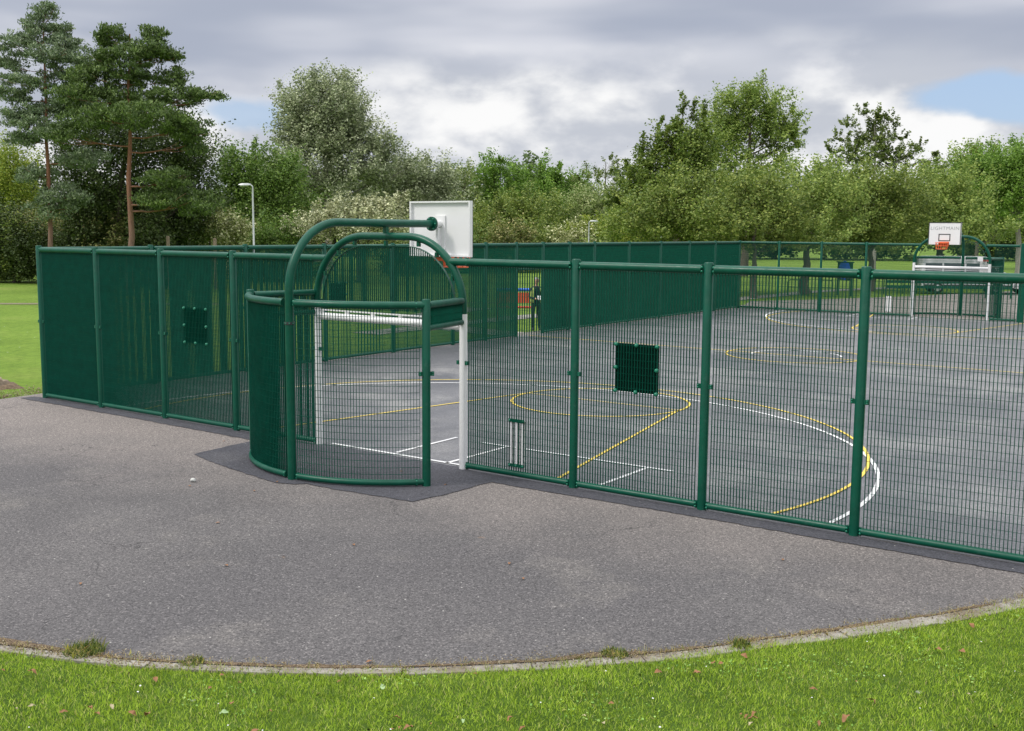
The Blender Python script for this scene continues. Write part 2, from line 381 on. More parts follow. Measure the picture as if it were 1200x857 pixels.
# ------------------------------------------------------------------ ground, paving, markings
W_, L_ = 17.93, 33.30          # court width along x, length along y
def structure(o): o['kind'] = 'structure'; return o
KERB = [(-.9, -3.2), (-.2, -5.2), (1.6, -7.2), (4.2, -8.35), (7.2, -8.6), (9.6, -8.2), (11.53, -7.36), (12.29, -7.08), (12.93, -6.77), (14.08, -6.06), (15.07, -5.2), (15.55, -4.7),
        (16.03, -4.17), (16.48, -3.52), (16.98, -2.86), (17.48, -2.08), (18.0, -1.13), (18.6, .2), (19.2, 2.2), (19.6, 6)]
def smooth_curve(P, n=6):
    out = []
    for i in range(len(P)-1):
        p0, p1, p2, p3 = (Vector(P[max(i-1, 0)]), Vector(P[i]), Vector(P[i+1]), Vector(P[min(i+2, len(P)-1)]))
        for k in range(n):
            t = k/n; q = .5*((2*p1) + (p2-p0)*t + (2*p0-5*p1+4*p2-p3)*t*t + (3*p1-p0-3*p2+p3)*t**3); out.append((q.x, q.y))
    out.append(P[-1]); return out
KC = smooth_curve(KERB)
def off(P, d):
    V = [Vector((x, y, 0)) for x, y in P]; out = []
    for i, p in enumerate(V):
        t = (V[min(i+1, len(V)-1)] - V[max(i-1, 0)]).normalized(); out.append((p.x + t.y*d, p.y - t.x*d))
    return out
b = MB(); b.sheet([(-600, -600), (600, -600), (600, 600), (-600, 600)], -.05); structure(b.obj('ground', M['lawn']))
# turf verge in front of the kerb, a gentle mound that meets the kerb
def verge():
    outer = off(KC, .10); nv = 26; vs = []; fs = []
    for i, (x, y) in enumerate(outer):
        t = Vector((KC[min(i+1, len(KC)-1)][0]-KC[max(i-1, 0)][0], KC[min(i+1, len(KC)-1)][1]-KC[max(i-1, 0)][1], 0)).normalized()
        nx, ny = t.y, -t.x
        for j in range(nv+1):
            d = 9*(j/nv)**1.7; z = -.012 + .05*min(1, d*3) + .02*math.sin((x+nx*d)*1.7+d*2)*min(1, d)
            vs.append((x+nx*d, y+ny*d, z))
    for i in range(len(outer)-1):
        for j in range(nv): a = i*(nv+1)+j; fs.append((a, a+nv+1, a+nv+2, a+1)[::-1])
    m = MB(); m.add(vs, fs); return m
structure(verge().obj('verge_ground', M['verge'], smooth=60))
apr = KC + [(19.6, 33.5), (19.6, 36), (16, 62), (22, 80), (14, 82), (7.4, 60), (3.2, 47.5), (.5, 41.5), (-1.5, 38.2), (-.62, 35.5), (-.60, .3), (-.55, -.6), (-.62, -1.8)]
b = MB(); b.sheet(apr[::-1], 0.0)
ap = structure(b.obj('tarmac_ground', M['apron']))
b = MB(); b.sheet([(-.02, -.02), (W_+.1, -.02), (W_+.1, L_+.1), (-.02, L_+.1)], .004); structure(b.obj('court_surface', M['court']))
# strip of newer tarmac along the foot of the fence and round the goal recess
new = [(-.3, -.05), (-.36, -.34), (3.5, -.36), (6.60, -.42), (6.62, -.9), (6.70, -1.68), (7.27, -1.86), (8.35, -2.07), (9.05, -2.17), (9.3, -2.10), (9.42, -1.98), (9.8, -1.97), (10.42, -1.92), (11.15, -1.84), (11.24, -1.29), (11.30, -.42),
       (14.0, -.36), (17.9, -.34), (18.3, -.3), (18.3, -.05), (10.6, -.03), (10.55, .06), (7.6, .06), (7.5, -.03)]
rng2 = random.Random(5)
def jag(P, step=.10, amp=.016):
    out = []
    for i in range(len(P)):
        a, c = Vector(P[i]), Vector(P[(i+1) % len(P)]); n = max(1, int((c-a).length/step))
        for k in range(n): q = a + (c-a)*k/n; out.append((q.x + rng2.uniform(-amp, amp), q.y + rng2.uniform(-amp, amp)))
    return out
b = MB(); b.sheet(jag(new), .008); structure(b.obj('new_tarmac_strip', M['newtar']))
# kerb: flush concrete edgings, one by one along the curve
kerb = bpy.data.objects.new('kerb', None); COL.objects.link(kerb); structure(kerb)
def kerb_pieces():
    P = [Vector((x, y, 0)) for x, y in KC]; acc = 0; segs = []; cur = [P[0]]
    for a, c in zip(P, P[1:]):
        d = (c-a).length; acc += d; cur.append(c)
        if acc > .88: segs.append(cur); cur = [c]; acc = 0
    if len(cur) > 1: segs.append(cur)
    for k, sgm in enumerate(segs):
        m = MB(); fr = min(1, max(0, (sgm[0].x-14)/3)); w = .05 + .035*fr; o = .05 + .02*fr; dz = rng2.uniform(-.006, .006)
        a, c = sgm[0], sgm[-1]; t = (c-a).normalized(); sh = rng2.uniform(-.008, .008)
        pts = [a + t*.0025] + sgm[1:-1] + [c - t*.0025]; n = Vector((t.y, -t.x, 0))
        inn = [p + n*(o-w+sh) for p in pts]; out = [p + n*(o+w+sh) for p in pts]
        m.poly([(p.x, p.y) for p in inn] + [(p.x, p.y) for p in reversed(out)], -.09, .009+dz)
        m.obj('kerbstone', M['kerb'], kerb, bevel=.006)
kerb_pieces()
# litter of dry grass and soil collected against the kerb
def litter():
    m = MB(); inner = off(KC, -.02); P = inner[30:-20]; far = []
    for i, (x, y) in enumerate(P): far.append((x, y, .015 + .09*max(0, math.sin(i*.31)*math.sin(i*.083+1))**1.2 + rng2.uniform(0, .045)))
    vs = []
    for i, (x, y, d) in enumerate(far):
        q0, q1 = P[max(i-1, 0)], P[min(i+1, len(P)-1)]; t = Vector((q1[0]-q0[0], q1[1]-q0[1])).normalized()
        vs += [(x, y, .006), (x - t.y*d, y + t.x*d, .0045)]
    m.add(vs, [(2*i, 2*i+2, 2*i+3, 2*i+1) for i in range(len(P)-1)]); return m
tag(litter().obj('kerb_litter', M['litter']), 'brown strip of soil and dead grass along the tarmac side of the kerb', 'soil', kind='stuff')
# paths in the park
def strip(name, pts, w, z, m): b = MB(); b.ribbon(pts, w, z); return structure(b.obj(name, m))
strip('path', smooth_curve([(-70, -28), (-48, -8), (-34, 6.8), (-25.8, 14.5), (-16, 23), (-10, 30)]), .9, -.035, M['worn'])
strip('path', smooth_curve([(-.5, 17), (-3.9, 17.6), (-7.5, 20), (-9, 26)]), 1.5, -.03, M['path'])
strip('path', smooth_curve([(-4.6, 14), (-4.6, 23.4), (-3.5, 33), (-2.6, 44), (-2.2, 50), (.5, 60), (3, 70)]), 1.2, -.027, M['path'])
# painted lines
Y1, Y2 = .012, .016
def dashes(name, polys, w, z, m):
    b = MB()
    for p in polys: b.ribbon(p, w, z)
    return structure(b.obj(name, m))
def sclip(pts): return [(x, y) for x, y in pts if .12 < x < W_-.1 and y > .10]
def mirror(polys): return [[(W_+.07-x, L_-y) for x, y in p] for p in polys]
wD = sclip(arc(8.9, 1.05, 6.8, -20, 200, 120)); yD = sclip(arc(8.85, 2.15, 6.39, -20, 200, 140))
white = [wD, [(7.75, .16), (10.4, .16)], [(9.6, 1.66), (12.95, 1.66)], [(10.09, .12), (10.09, 1.62)], [(12.56, .12), (12.56, 1.62)], ]
yellow = [yD, [(6.0, .10), (7.15, 6.4), (10.65, 6.4), (11.95, .10)], arc(8.92, 6.4, 1.75, 0, 360, 60)]
wm, ym = mirror(white), mirror(yellow)
dashes('white_court_markings', white + wm + [[(9.02, .25), (9.0, 1.75)], arc(9.0, 16.75, 1.2, 20, 200, 30)], .06, Y1, M['white_line'])
dashes('yellow_court_markings', yellow + ym + [arc(8.95, 16.75, 1.85, 0, 360, 60), [(.12, 16.6), (W_-.1, 16.6)]], .05, Y2, M['yellow_line'])

# ------------------------------------------------------------------ fence system
PITCH, HP = .039, .09
H_TOP, PR = 3.0, .056
def mesh_bars(m, u0, u1, z0, z1, top=None, proud=False):
    """flat uprights with a horizontal wire on both faces"""
    n = int(round((u1-u0)/PITCH)); 
    for i in range(n+1):
        u = u0 + (u1-u0)*i/n; zt = min(z1, top(u)) if top else z1
        if zt > z0+.02: m.box(u-.0027, u+.0027, -.0112, .0112, z0, zt, caps=False)
    k = int((z1-z0)/HP)
    for j in range(k+1):
        z = z1 - .03 - j*HP if not top else z0 + .03 + j*HP
        if z < z0 or z > z1: continue
        a, c = u0, u1
        if top:
            us = [u0+(u1-u0)*t/200 for t in range(201)]; ok = [u for u in us if top(u) > z]
            if not ok: continue
            a, c = min(ok), max(ok)
        m.box(a, c, -.003, .003, z-.0017, z+.0017, caps=True)
        if proud: m.box(a, c, -.0135, -.0105, z-.002, z+.002, caps=True)
_cache = {}
def cached(key, fn):
    if key not in _cache: _cache[key] = fn()
    return _cache[key]
def panel_mesh(w, z0=.09, z1=2.87, proud=False):
    def f():
        m = MB(); mesh_bars(m, .10, w-.10, z0, z1, proud=proud); return m.mesh('mesh_panel', M['mesh'])
    return cached(('p', round(w, 3), z0, z1, proud), f)
def rail_mesh(w, r, gap=.085):
    def f():
        m = MB(); m.tube([(gap, 0, 0), (w-gap, 0, 0)], r, 16); return m.mesh('rail', M['green'], smooth=40)
    return cached(('r', round(w, 3), r), f)
def bracket_mesh():
    def f():
        m = MB(); m.box(-.10, .10, -.028, -.019, -.028, .028); m.box(-.10, -.075, -.019, .02, -.028, .028); m.box(.075, .10, -.019, .02, -.028, .028)
        m.cur = 1
        for x in (-.083, .083):
            for z in (-.013, .013): m.dome((x, -.030, z), (0, -1, 0), .011)
        return m.mesh('bracket', [M['green'], M['bolt']], smooth=50)
    return cached('b', f)
def collar_mesh(r):
    def f():
        m = MB(); m.box(-.03, -.002, -.012, .012, -r-.006, r+.006); m.cur = 1
        for z in (-r*.45, r*.45): m.dome((-.012, -r*.7, z), (0, -1, 0), .015)
        return m.mesh('rail_bracket', [M['green'], M['bolt']], smooth=50)
    return cached(('c', r), f)
def post_mesh(h=H_TOP, r=PR):
    def f():
        m = MB(); m.tube([(0, 0, 0), (0, 0, h-.012), (0, 0, h)], [r, r, r*.86], 20); return m.mesh('post', M['green'], smooth=40)
    return cached(('post', h, r), f)
def run(root, p0, direction, stops, skip=(), brackets=True, posts_skip=(), reach=(0, 0), proud=False):
    """posts at each stop along direction from p0; bays between consecutive stops"""
    d = Vector((*direction, 0)); rz = math.atan2(d.y, d.x); p0 = Vector((*p0, 0))
    for i, s in enumerate(stops):
        if i in posts_skip: continue
        link('post', post_mesh(), root, p0 + d*s)
        if brackets:
            o = link('bracket', bracket_mesh(), root, p0 + d*s + Vector((0, 0, 1.52)), rz)
    for i in range(len(stops)-1):
        if i in skip: continue
        a, c = stops[i], stops[i+1]; w = c-a; o = p0 + d*a
        link('mesh_panel', panel_mesh(w, proud=proud), root, o, rz)
        e0 = reach[0] if i == 0 else 0; e1 = reach[1] if i == len(stops)-2 else 0
        link('top_rail', rail_mesh(w+e0+e1, .052), root, o - d*e0 + Vector((0, 0, 2.918)), rz)
        link('bottom_rail', rail_mesh(w, .042), root, o + Vector((0, 0, .062)), rz)
        if brackets:
            for z, r in ((2.918, .052), (.062, .042)):
                link('rail_bracket', collar_mesh(r), root, o + d*.088 + Vector((0, 0, z)), rz)
                k = link('rail_bracket', collar_mesh(r), root, o + d*(w-.088) + Vector((0, 0, z)), rz); k.scale = (-1, 1, 1)
def target_board(root, loc, rz=0):
    m = MB(); m.box(-.30, .30, .016, .028, -.305, .305); t = m.obj('target_board', M['board'], root, loc=loc, rz=rz)
    bm_ = MB(); bm_.dome((0, -.018, 0), (0, -1, 0), .028, 12, .9); bm_.cur = 0
    me = cached('tb', lambda: bm_.mesh('bolt', M['bolt'], smooth=50))
    for x in (-.29, 0, .29):
        for z in (-.295, 0, .295):
            if x == 0 and z == 0: continue
            link('bolt', me, t, (x, 0, z))
def wicket(root, loc, rz=0, inside=1):
    w = bpy.data.objects.new('wicket', None); COL.objects.link(w); w.parent = root; w.location = loc; w.rotation_euler = (0, 0, rz)
    w['label'] = 'white cricket stumps clamped to the mesh'
    for x in (-.092, 0, .092):
        m = MB(); m.box(x-.011, x+.011, -.019, -.0125, .16, .80); m.box(x-.028, x+.028, .0125, .04, .16, .80); m.obj('stump', M['white'], w, bevel=.003)
    for z in (.18, .80):
        m = MB(); m.box(-.13, .13, -.032, -.018, z-.022, z+.022); m.cur = 1
        for x in (-.11, .0 if z < .5 else .11, .11): m.dome((x, -.033, z), (0, -1, 0), .018)
        m.obj('clamp', [M['green'], M['bolt']], w, smooth=50)
NX = [0, 1.88, 3.79, 5.69, 7.63]
NX2 = [10.5, 12.34, 14.19, 16.05, 17.93]
fence_near = thing('ball_court_fence', 'tall green mesh fence run nearest the camera with two square boards and white stumps', 'fence', (0, 0, 0))
run(fence_near, (0, 0), (1, 0), NX, posts_skip=(4,), reach=(0, .30))
run(fence_near, (0, 0), (1, 0), NX2, posts_skip=(0,), reach=(.30, 0))
target_board(fence_near, (13.25, 0, 1.655)); target_board(fence_near, (4.70, 0, 1.70))
wicket(fence_near, (11.435, 0, 0))
SY = [0, 2.55, 5.13, 7.68, 10.26, 12.87, 14.47, 16.08, 17.58, 19.19, 20.82, 23.28, 25.78, 28.27, 30.73, 33.30]
fence_side = thing('ball_court_fence', 'long green side fence running away from the left corner, with an open gateway', 'fence', (0, 0, 0))
run(fence_side, (0, 0), (0, 1), SY[:8], posts_skip=(0,), proud=True)
run(fence_side, (0, 0), (0, 1), SY[8:], posts_skip=(len(SY[8:])-1,), proud=True)
# gateway between two posts: lintel rails with a mesh panel above, opening below
gw = SY[8]-SY[7]; rz = PI/2
link('top_rail', rail_mesh(gw, .052), fence_side, (0, SY[7], 2.918), rz)
link('lintel_rail', rail_mesh(gw, .042), fence_side, (0, SY[7], 2.14), rz)
link('mesh_panel', panel_mesh(gw, 2.18, 2.87, True), fence_side, (0, SY[7], 0), rz)
target_board(fence_side, (0, 8.15, 1.69), PI/2)
fence_far = thing('ball_court_fence', 'far end green mesh fence with grass and tree trunks seen through it', 'fence', (0, 33.30, 0))
FX = [0, 1.84, 3.72, 5.62, 7.63]
run(fence_far, (0, 0), (1, 0), FX, posts_skip=(4,), reach=(0, .30))
run(fence_far, (0, 0), (1, 0), [10.5, 11.55], posts_skip=(0, 1), reach=(.30, 0)); run(fence_far, (0, 0), (1, 0), [11.75, 13.7, 15.8, 17.93], posts_skip=(0,))
m = MB(); m.box(11.53, 11.77, -.08, .08, 0, 3.02); m.obj('gate_post', M['green'], fence_far, bevel=.012)
wicket(fence_far, (6.62, 0, 0), PI); 

# ------------------------------------------------------------------ goal with its recess (local frame: u across, court on +y, recess on -y)
def goal(name, label, loc, rz, tags):
    g = thing(name, label, 'goal', loc, rz); hw = 1.435
    for s in (-1, 1):
        m = MB(); m.tube([(s*hw, 0, 0), (s*hw, 0, 2.20)], .055, 20); m.obj('goal_post', M['white'], g, smooth=40)
        link('bracket', bracket_mesh(), g, (s*hw, 0, 1.52))
    m = MB(); m.tube([(-hw+.05, 0, 2.03), (hw-.05, 0, 2.03)], .055, 16)
    m.obj('crossbar', M['white'], g, smooth=40)
    m = MB()
    if tags: m.box(-hw+.06, hw-.06, -.012, .012, 1.915, 1.935)
    else:
        m.box(-hw+.06, hw-.06, -.02, .02, 2.118, 2.135)
        for i in range(6): u = -hw+.1 + i*(2*hw-.2)/5; m.box(u-.03, u+.03, -.016, .016, 2.08, 2.118)
    m.obj('crossbar_flange', M['white'], g)
    # arch of bent tube over the goal
    R = 1.0; pts = [(-hw, 0, 2.205), (-hw, 0, 2.25)] + [(-hw+R - R*math.cos(a), 0, 2.26 + R*math.sin(a)) for a in [PI/2*i/14 for i in range(15)]]
    pts += [(-x, y, z) for x, y, z in reversed(pts)]
    m = MB(); m.tube(pts, .055, 18, up=(0, 1, 0)); m.obj('arch_tube', M['green'], g, smooth=40)
    R2 = .88; hw2 = hw-.14
    def top(u):
        a = abs(u)
        if a > hw2: return 0
        if a < hw2-R2: return 2.24 + R2
        return 2.24 + math.sqrt(max(0, R2*R2 - (a-(hw2-R2))**2))
    m = MB(); mesh_bars(m, -hw2, hw2, 2.18, 2.26+R2, top); m.obj('arch_mesh', M['mesh'], g)
    rim = [(-hw2, 0, 2.18)] + [(-hw2+R2 - R2*math.cos(a), 0, 2.24 + R2*math.sin(a)) for a in [PI/2*i/12 for i in range(13)]]
    rim += [(-x, y, z) for x, y, z in reversed(rim)]
    m = MB()
    for a, c in zip(rim, rim[1:]): m.bar(a, c, (0, 1, 0), .02, .004)
    m.obj('arch_rim', M['green'], g)
    for a in (0, 28, 55, 78):
        for s in (-1, 1):
            m = MB(); r = math.radians(a); x = -hw+R - (R-.085)*math.cos(r); z = 2.26+(R-.085)*math.sin(r)
            m.box(s*x-.02, s*x+.02, -.026, .026, z-.035, z+.035); m.obj('arch_tab', M['green'], g)
    m = MB(); m.box(-.02, .02, -.026, .026, 3.12, 3.2); m.obj('arch_tab', M['green'], g)
    # curved back wall
    cy, RR, h = .285, 2.185, 2.42
    def on(a, r=RR): return (r*math.sin(a), cy - r*math.cos(a))
    A = math.radians(50.6)
    for s in (-1, 1):
        hd = .011 if s < 0 else .0055
        u, v = on(s*A); link('post', post_mesh(2.47, .056), g, (u, v, 0)); link('bracket', bracket_mesh(), g, (u, v, 1.5), s*A)
        for r, z in ((.05, h-.03), (.042, .062)):
            m = MB(); m.tube([(*on(s*(A*i/16*.93+.05)), z) for i in range(17)], r, 16); m.obj('curved_rail', M['green'], g, smooth=40)
            for a in (.055, A-.055):
                k = link('rail_bracket', collar_mesh(r), g, (*on(s*a), z), s*a if a > .5*A and s > 0 or a < .5*A and s < 0 else s*a+0)
        n = int(RR*(A-.09)/PITCH); m = MB()
        for i in range(n+1):
            a = s*(.05 + (A-.09)*i/n); x, y = on(a); ca, sa = math.cos(a), math.sin(a)
            vs = [(x + p*ca - q*sa*-1*-1, y + p*sa + q*ca, z) for z in (.09, h-.06) for p, q in ((-.003, -hd), (.003, -hd), (.003, hd), (-.003, hd))]
            m.add(vs, [(0, 1, 5, 4), (1, 2, 6, 5), (2, 3, 7, 6), (3, 0, 4, 7)])
        for j in range(int((h-.15)/HP)+1):
            z = h-.09-j*HP
            m.tube([(*on(s*(.05+(A-.09)*i/12), RR), z) for i in range(13)], .0032, 4)
        m.obj('curved_mesh', M['mesh'], g)
        # header over the side entrance
        P0, P1 = Vector((u, v, 0)), Vector((s*hw, 0, 0)); d = (P1-P0); w = d.length; q = math.atan2(d.y, d.x)
        link('header_rail', rail_mesh(w, .048, .055), g, P0 + Vector((0, 0, h-.03)), q)
        link('header_rail', rail_mesh(w, .04, .055), g, P0 + Vector((0, 0, 2.09)), q)
        hm = MB(); mesh_bars(hm, .06, w-.06, 2.12, h-.06); hm.obj('header_mesh', M['mesh'], g, loc=P0, rz=q)
    if tags:
        m = MB(); m.box(-1.18, -.98, .02, .026, 2.30, 2.47); m.obj('notice_plate', M['white'], g)
    return g
goal('goal_recess', 'near goal with white posts, green arched hoop and curved mesh recess bulging outwards', (9.065, 0, 0), 0, False)
goal('goal_recess', 'far goal with white posts and crossbar under a green arch', (9.0, 33.30, 0), PI, True)
def text_mesh(body, size, extr, name):
    c = bpy.data.curves.new(name, 'FONT'); c.body = body; c.size = size; c.extrude = extr; c.align_x = 'CENTER'; c.align_y = 'CENTER'; c.resolution_u = 3
    c.offset = -.002; c.space_character = 1.12
    o = bpy.data.objects.new('t', c); COL.objects.link(o); bpy.context.view_layer.update()
    me = bpy.data.meshes.new_from_object(o.evaluated_get(bpy.context.evaluated_depsgraph_get())); bpy.data.objects.remove(o); me.name = name
    return me
def hoop(name, label, loc, rz):
    g = thing(name, label, 'basketball hoop', loc, rz)
    pts = [(0, -1.90, 0), (0, -1.90, 2.14)]
    m = MB(); m.tube(pts, .062, 20); m.obj('support_post', M['green'], g, smooth=40)
    m = MB(); m.tube([(0, -1.90, 2.10), (0, -1.90, 2.135)], .068, 20); m.cur = 1
    for a in range(8): m.dome((.066*math.cos(a*PI/4), -1.9+.066*math.sin(a*PI/4), 2.118), (math.cos(a*PI/4), math.sin(a*PI/4), 0), .011)
    m.obj('joint_collar', [M['plastic'], M['bolt']], g, smooth=50)
    R = .92; pts = [(0, -1.90, 2.14), (0, -1.90, 2.53)] + [(0, -1.90+R - R*math.cos(a), 2.53 + R*math.sin(a)) for a in [PI/2*i/16 for i in range(17)]] + [(0, 1.02, 3.45)]
    m = MB(); m.tube(pts, .057, 20, up=(1, 0, 0)); m.obj('support_arm', M['green'], g, smooth=40)
    m = MB(); m.tube([(0, 1.02, 3.45), (0, 1.036, 3.45)], .108, 24); m.tube([(0, 1.040, 3.45), (0, 1.056, 3.45)], .108, 24); m.cur = 1
    for a in range(6):
        m.dome((.084*math.cos(a*PI/3), 1.018, 3.45+.084*math.sin(a*PI/3)), (0, -1, 0), .016)
    m.obj('arm_flange', [M['green'], M['bolt']], g, smooth=50)
    m = MB(); m.box(-.03, .03, -.03, .03, 3.31, 3.40); m.obj('arm_bracket', M['green'], g)
    m = MB(); m.tube([(0, 1.056, 3.45), (0, 1.26, 3.45)], .055, 18); m.obj('mounting_tube', M['white'], g, smooth=40)
    m = MB(); m.box(-.10, .10, 1.235, 1.262, 3.0, 3.58); m.box(-.02, .02, 1.16, 1.235, 3.02, 3.39); m.obj('back_stiffener', M['white'], g, bevel=.004)
    # tray-shaped white board: face towards the court, returned edges behind
    y = 1.29; m = MB(); m.box(-.60, .60, y-.028, y, 2.95, 3.80)
    for x0, x1, z0, z1 in ((-.60, -.575, 2.95, 3.80), (.575, .60, 2.95, 3.80), (-.575, .575, 3.775, 3.80), (-.575, .575, 2.95, 2.975)): m.box(x0, x1, y-.075, y-.028, z0, z1)
    bd = m.obj('backboard', M['white'], g)
    m = MB(); t = .028
    for x0, x1, z0, z1 in ((-.602, -.602+t, 2.948, 3.802), (.602-t, .602, 2.948, 3.802), (-.602+t, .602-t, 3.802-t, 3.802)): m.box(x0, x1, y-.004, y+.006, z0, z1)
    m.obj('board_border', M['black'], bd)
    m = MB()
    for x0, x1, z0, z1 in ((-.22, -.185, 3.08, 3.36), (.185, .22, 3.08, 3.36), (-.185, .185, 3.325, 3.36), (-.185, .185, 3.08, 3.115)): m.box(x0, x1, y, y+.004, z0, z1)
    m.obj('target_rectangle', M['black'], bd)
    t = link('lettering', text_mesh('LIGHTMAIN', .185, .002, 'lettering'), bd, (0, y+.003, 3.57)); t.data.materials.append(M['grey_print']); t.rotation_euler = (PI/2, 0, PI)
    # heavy duty ring
    r = bpy.data.objects.new('hoop_ring', None); COL.objects.link(r); r.parent = g
    cy = y + .36
    m = MB(); m.tube([(x, yy, 3.02) for x, yy in arc(0, cy, .225, 0, 345, 23)], .013, 8, closed=True); m.tube([(x, yy, 2.78) for x, yy in arc(0, cy, .20, 0, 345, 23)], .011, 8, closed=True)
    m.tube([(x, yy, 2.90) for x, yy in arc(0, cy, .213, 0, 345, 23)], .009, 8, closed=True)
    for a in range(0, 360, 24):
        c, s = math.cos(math.radians(a)), math.sin(math.radians(a)); m.tube([(.225*c, cy+.225*s, 3.02), (.20*c, cy+.20*s, 2.78)], .008, 6)
    m.obj('ring', M['orange'], r, smooth=40)
    m = MB(); m.box(-.18, .18, y+.002, y+.018, 2.88, 3.06); m.box(-.17, .17, y+.018, cy-.19, 2.99, 3.01)
    m.add([(-.165, y+.018, 2.88), (-.165, cy-.16, 3.0), (-.165, y+.018, 3.0), (-.155, y+.018, 2.88), (-.155, cy-.16, 3.0), (-.155, y+.018, 3.0)], [(0,1,2),(5,4,3),(0,3,4,1),(1,4,5,2),(2,5,3,0)])
    m.add([(.155, y+.018, 2.88), (.155, cy-.16, 3.0), (.155, y+.018, 3.0), (.165, y+.018, 2.88), (.165, cy-.16, 3.0), (.165, y+.018, 3.0)], [(0,1,2),(5,4,3),(0,3,4,1),(1,4,5,2),(2,5,3,0)])
    m.obj('ring_plate', M['orange'], r)
    return g
hoop('basketball_hoop', 'near basketball hoop seen from behind, blank white board on a bent green pole', (9.065, 0, 0), 0)
hoop('basketball_hoop', 'far basketball hoop with black-edged lettered white board and orange ring', (9.0, 33.30, 0), PI)

# ------------------------------------------------------------------ park furniture beyond the fences
def lamp(label, x, y, h, face):
    g = thing('street_lamp', label, 'street lamp', (x, y, -.05), face, 'lamp columns in the park')
    m = MB(); m.tube([(0, 0, 0), (0, 0, 1.2), (0, 0, 1.22), (0, 0, h)], [.06, .058, .045, .036], 14); m.obj('column', M['galv'], g, smooth=40)
    m = MB(); m.tube([(0, 0, h-.03), (0, 0, h+.03), (-.05, 0, h+.09), (-.12, 0, h+.11)], .028, 10); m.obj('bracket_arm', M['galv'], g, smooth=50)
    m = MB()
    prof = [(-.08, .06, .06), (-.18, .12, .075), (-.42, .13, .07), (-.58, .07, .035)]
    rows = []
    for x_, w, t in prof: rows.append([(x_, -w, h+.10), (x_, -w*.7, h+.10+t), (x_, w*.7, h+.10+t), (x_, w, h+.10)])
    vs = [p for r in rows for p in r]; fs = []
    for i in range(3):
        for j in range(4): fs.append((i*4+j, i*4+(j+1) % 4, (i+1)*4+(j+1) % 4, (i+1)*4+j))
    fs += [(0, 3, 2, 1), (12, 13, 14, 15)]; m.add(vs, fs); m.obj('lantern', M['galv'], g, smooth=50)
    m = MB(); m.box(-.50, -.18, -.10, .10, h+.055, h+.098); m.obj('diffuser', M['lamp_glass'], g, bevel=.012)
lamp('grey street lamp left of the silver poplar, lantern pointing left', -16.27, 19.54, 5.15, math.radians(35.5))
lamp('short pale street lamp above the middle of the far fence', -17.21, 48.52, 3.95, math.radians(215.5))
for i, (x, y) in enumerate(((-31.03, 26.19), (-28.90, 27.71))):
    m = MB(); m.tube([(0, 0, 0), (0, 0, 2.9 if i == 0 else 2.8), (0, 0, 2.97 if i == 0 else 2.86)], [.10, .095, .07], 10)
    o = m.obj('wooden_post', M['wood'], None, smooth=40, loc=(x, y, -.05))
    tag(o, ('thicker round wooden post just left behind the left fence rail', 'thinner wooden post right of the thicker one behind the fence rail')[i], 'post', 'wooden posts in the shrubbery')
def cycle_hoop(x, y, rz, label):
    m = MB(); w, h, r = .38, .82, .16
    p = [(-w, 0, -.05), (-w, 0, h-r)] + [(-w+r-r*math.cos(a), 0, h-r+r*math.sin(a)) for a in [PI/2*i/6 for i in range(7)]]
    p += [(-a, b, c) for a, b, c in reversed(p)]
    g = thing('cycle_stand', label, 'cycle stand', (x, y, 0), rz, 'hooped cycle stands by the park path')
    m.tube(p, .026, 10, up=(0, 1, 0)); m.obj('hoop', M['green'], g, smooth=50)
    m = MB(); m.tube([(-w+.02, 0, .42), (w-.02, 0, .42)], .02, 8); m.obj('crossbar', M['green'], g, smooth=50)
for i, (x, y, rz) in enumerate(((-.35, 45.6, .2), (-1.8, 44.9, .3), (1.6, 50.5, 1.1), (2.5, 51.5, .2))):
    cycle_hoop(x, y, rz, ('green hooped cycle stand just below the blue sign', 'green hooped cycle stand left of the blue sign', 'dark cycle stand beside the trunk left of the far goal', 'cycle stand closest to the far goal left post')[i])
g = thing('park_sign', 'dark green framed sign with blue disc and white mark beyond the far fence', 'sign', (.28, 46.8, -.60), math.radians(-36))
for s in (-1, 1): m = MB(); m.tube([(s*.62, 0, .5), (s*.62, 0, 2.42)], .045, 12); m.obj('post', M['green'], g, smooth=40)
m = MB(); m.box(-.66, .66, -.03, .03, 1.40, 2.36); m.obj('panel', M['green'], g, bevel=.01)
m = MB(); m.tube([(0, -.031, 1.94), (0, -.045, 1.94)], .52, 32); m.obj('blue_disc', M['blue'], g, smooth=40)
m = MB(); m.box(-.19, -.02, -.052, -.046, 1.82, 1.96); m.box(.02, .19, -.052, -.046, 1.82, 1.93); m.obj('white_mark', M['white'], g)
m = MB(); m.box(-.74, .74, -.05, .05, 2.36, 2.42); m.obj('top_cap', M['green'], g)
# red and blue play rail seen through the gateway
g = thing('play_rail', 'red panel between a blue top rail and a red lower rail, seen through the gateway', 'play equipment', (-3.80, 21.40, -.04), math.radians(35.5))
for s in (-1, 1): m = MB(); m.tube([(s*.70, 0, 0), (s*.70, 0, 1.25)], .04, 12); m.obj('upright', M['red'], g, smooth=40)
m = MB(); m.tube([(-.70, 0, 1.18), (.70, 0, 1.18)], .06, 12); m.obj('top_rail', M['blue'], g, smooth=40)
m = MB(); m.box(-.62, .62, -.02, .02, .68, 1.08); m.obj('panel', M['redor'], g, bevel=.01)
m = MB(); m.tube([(-.70, 0, .52), (.70, 0, .52)], .045, 12); m.obj('lower_rail', M['red'], g, smooth=40)
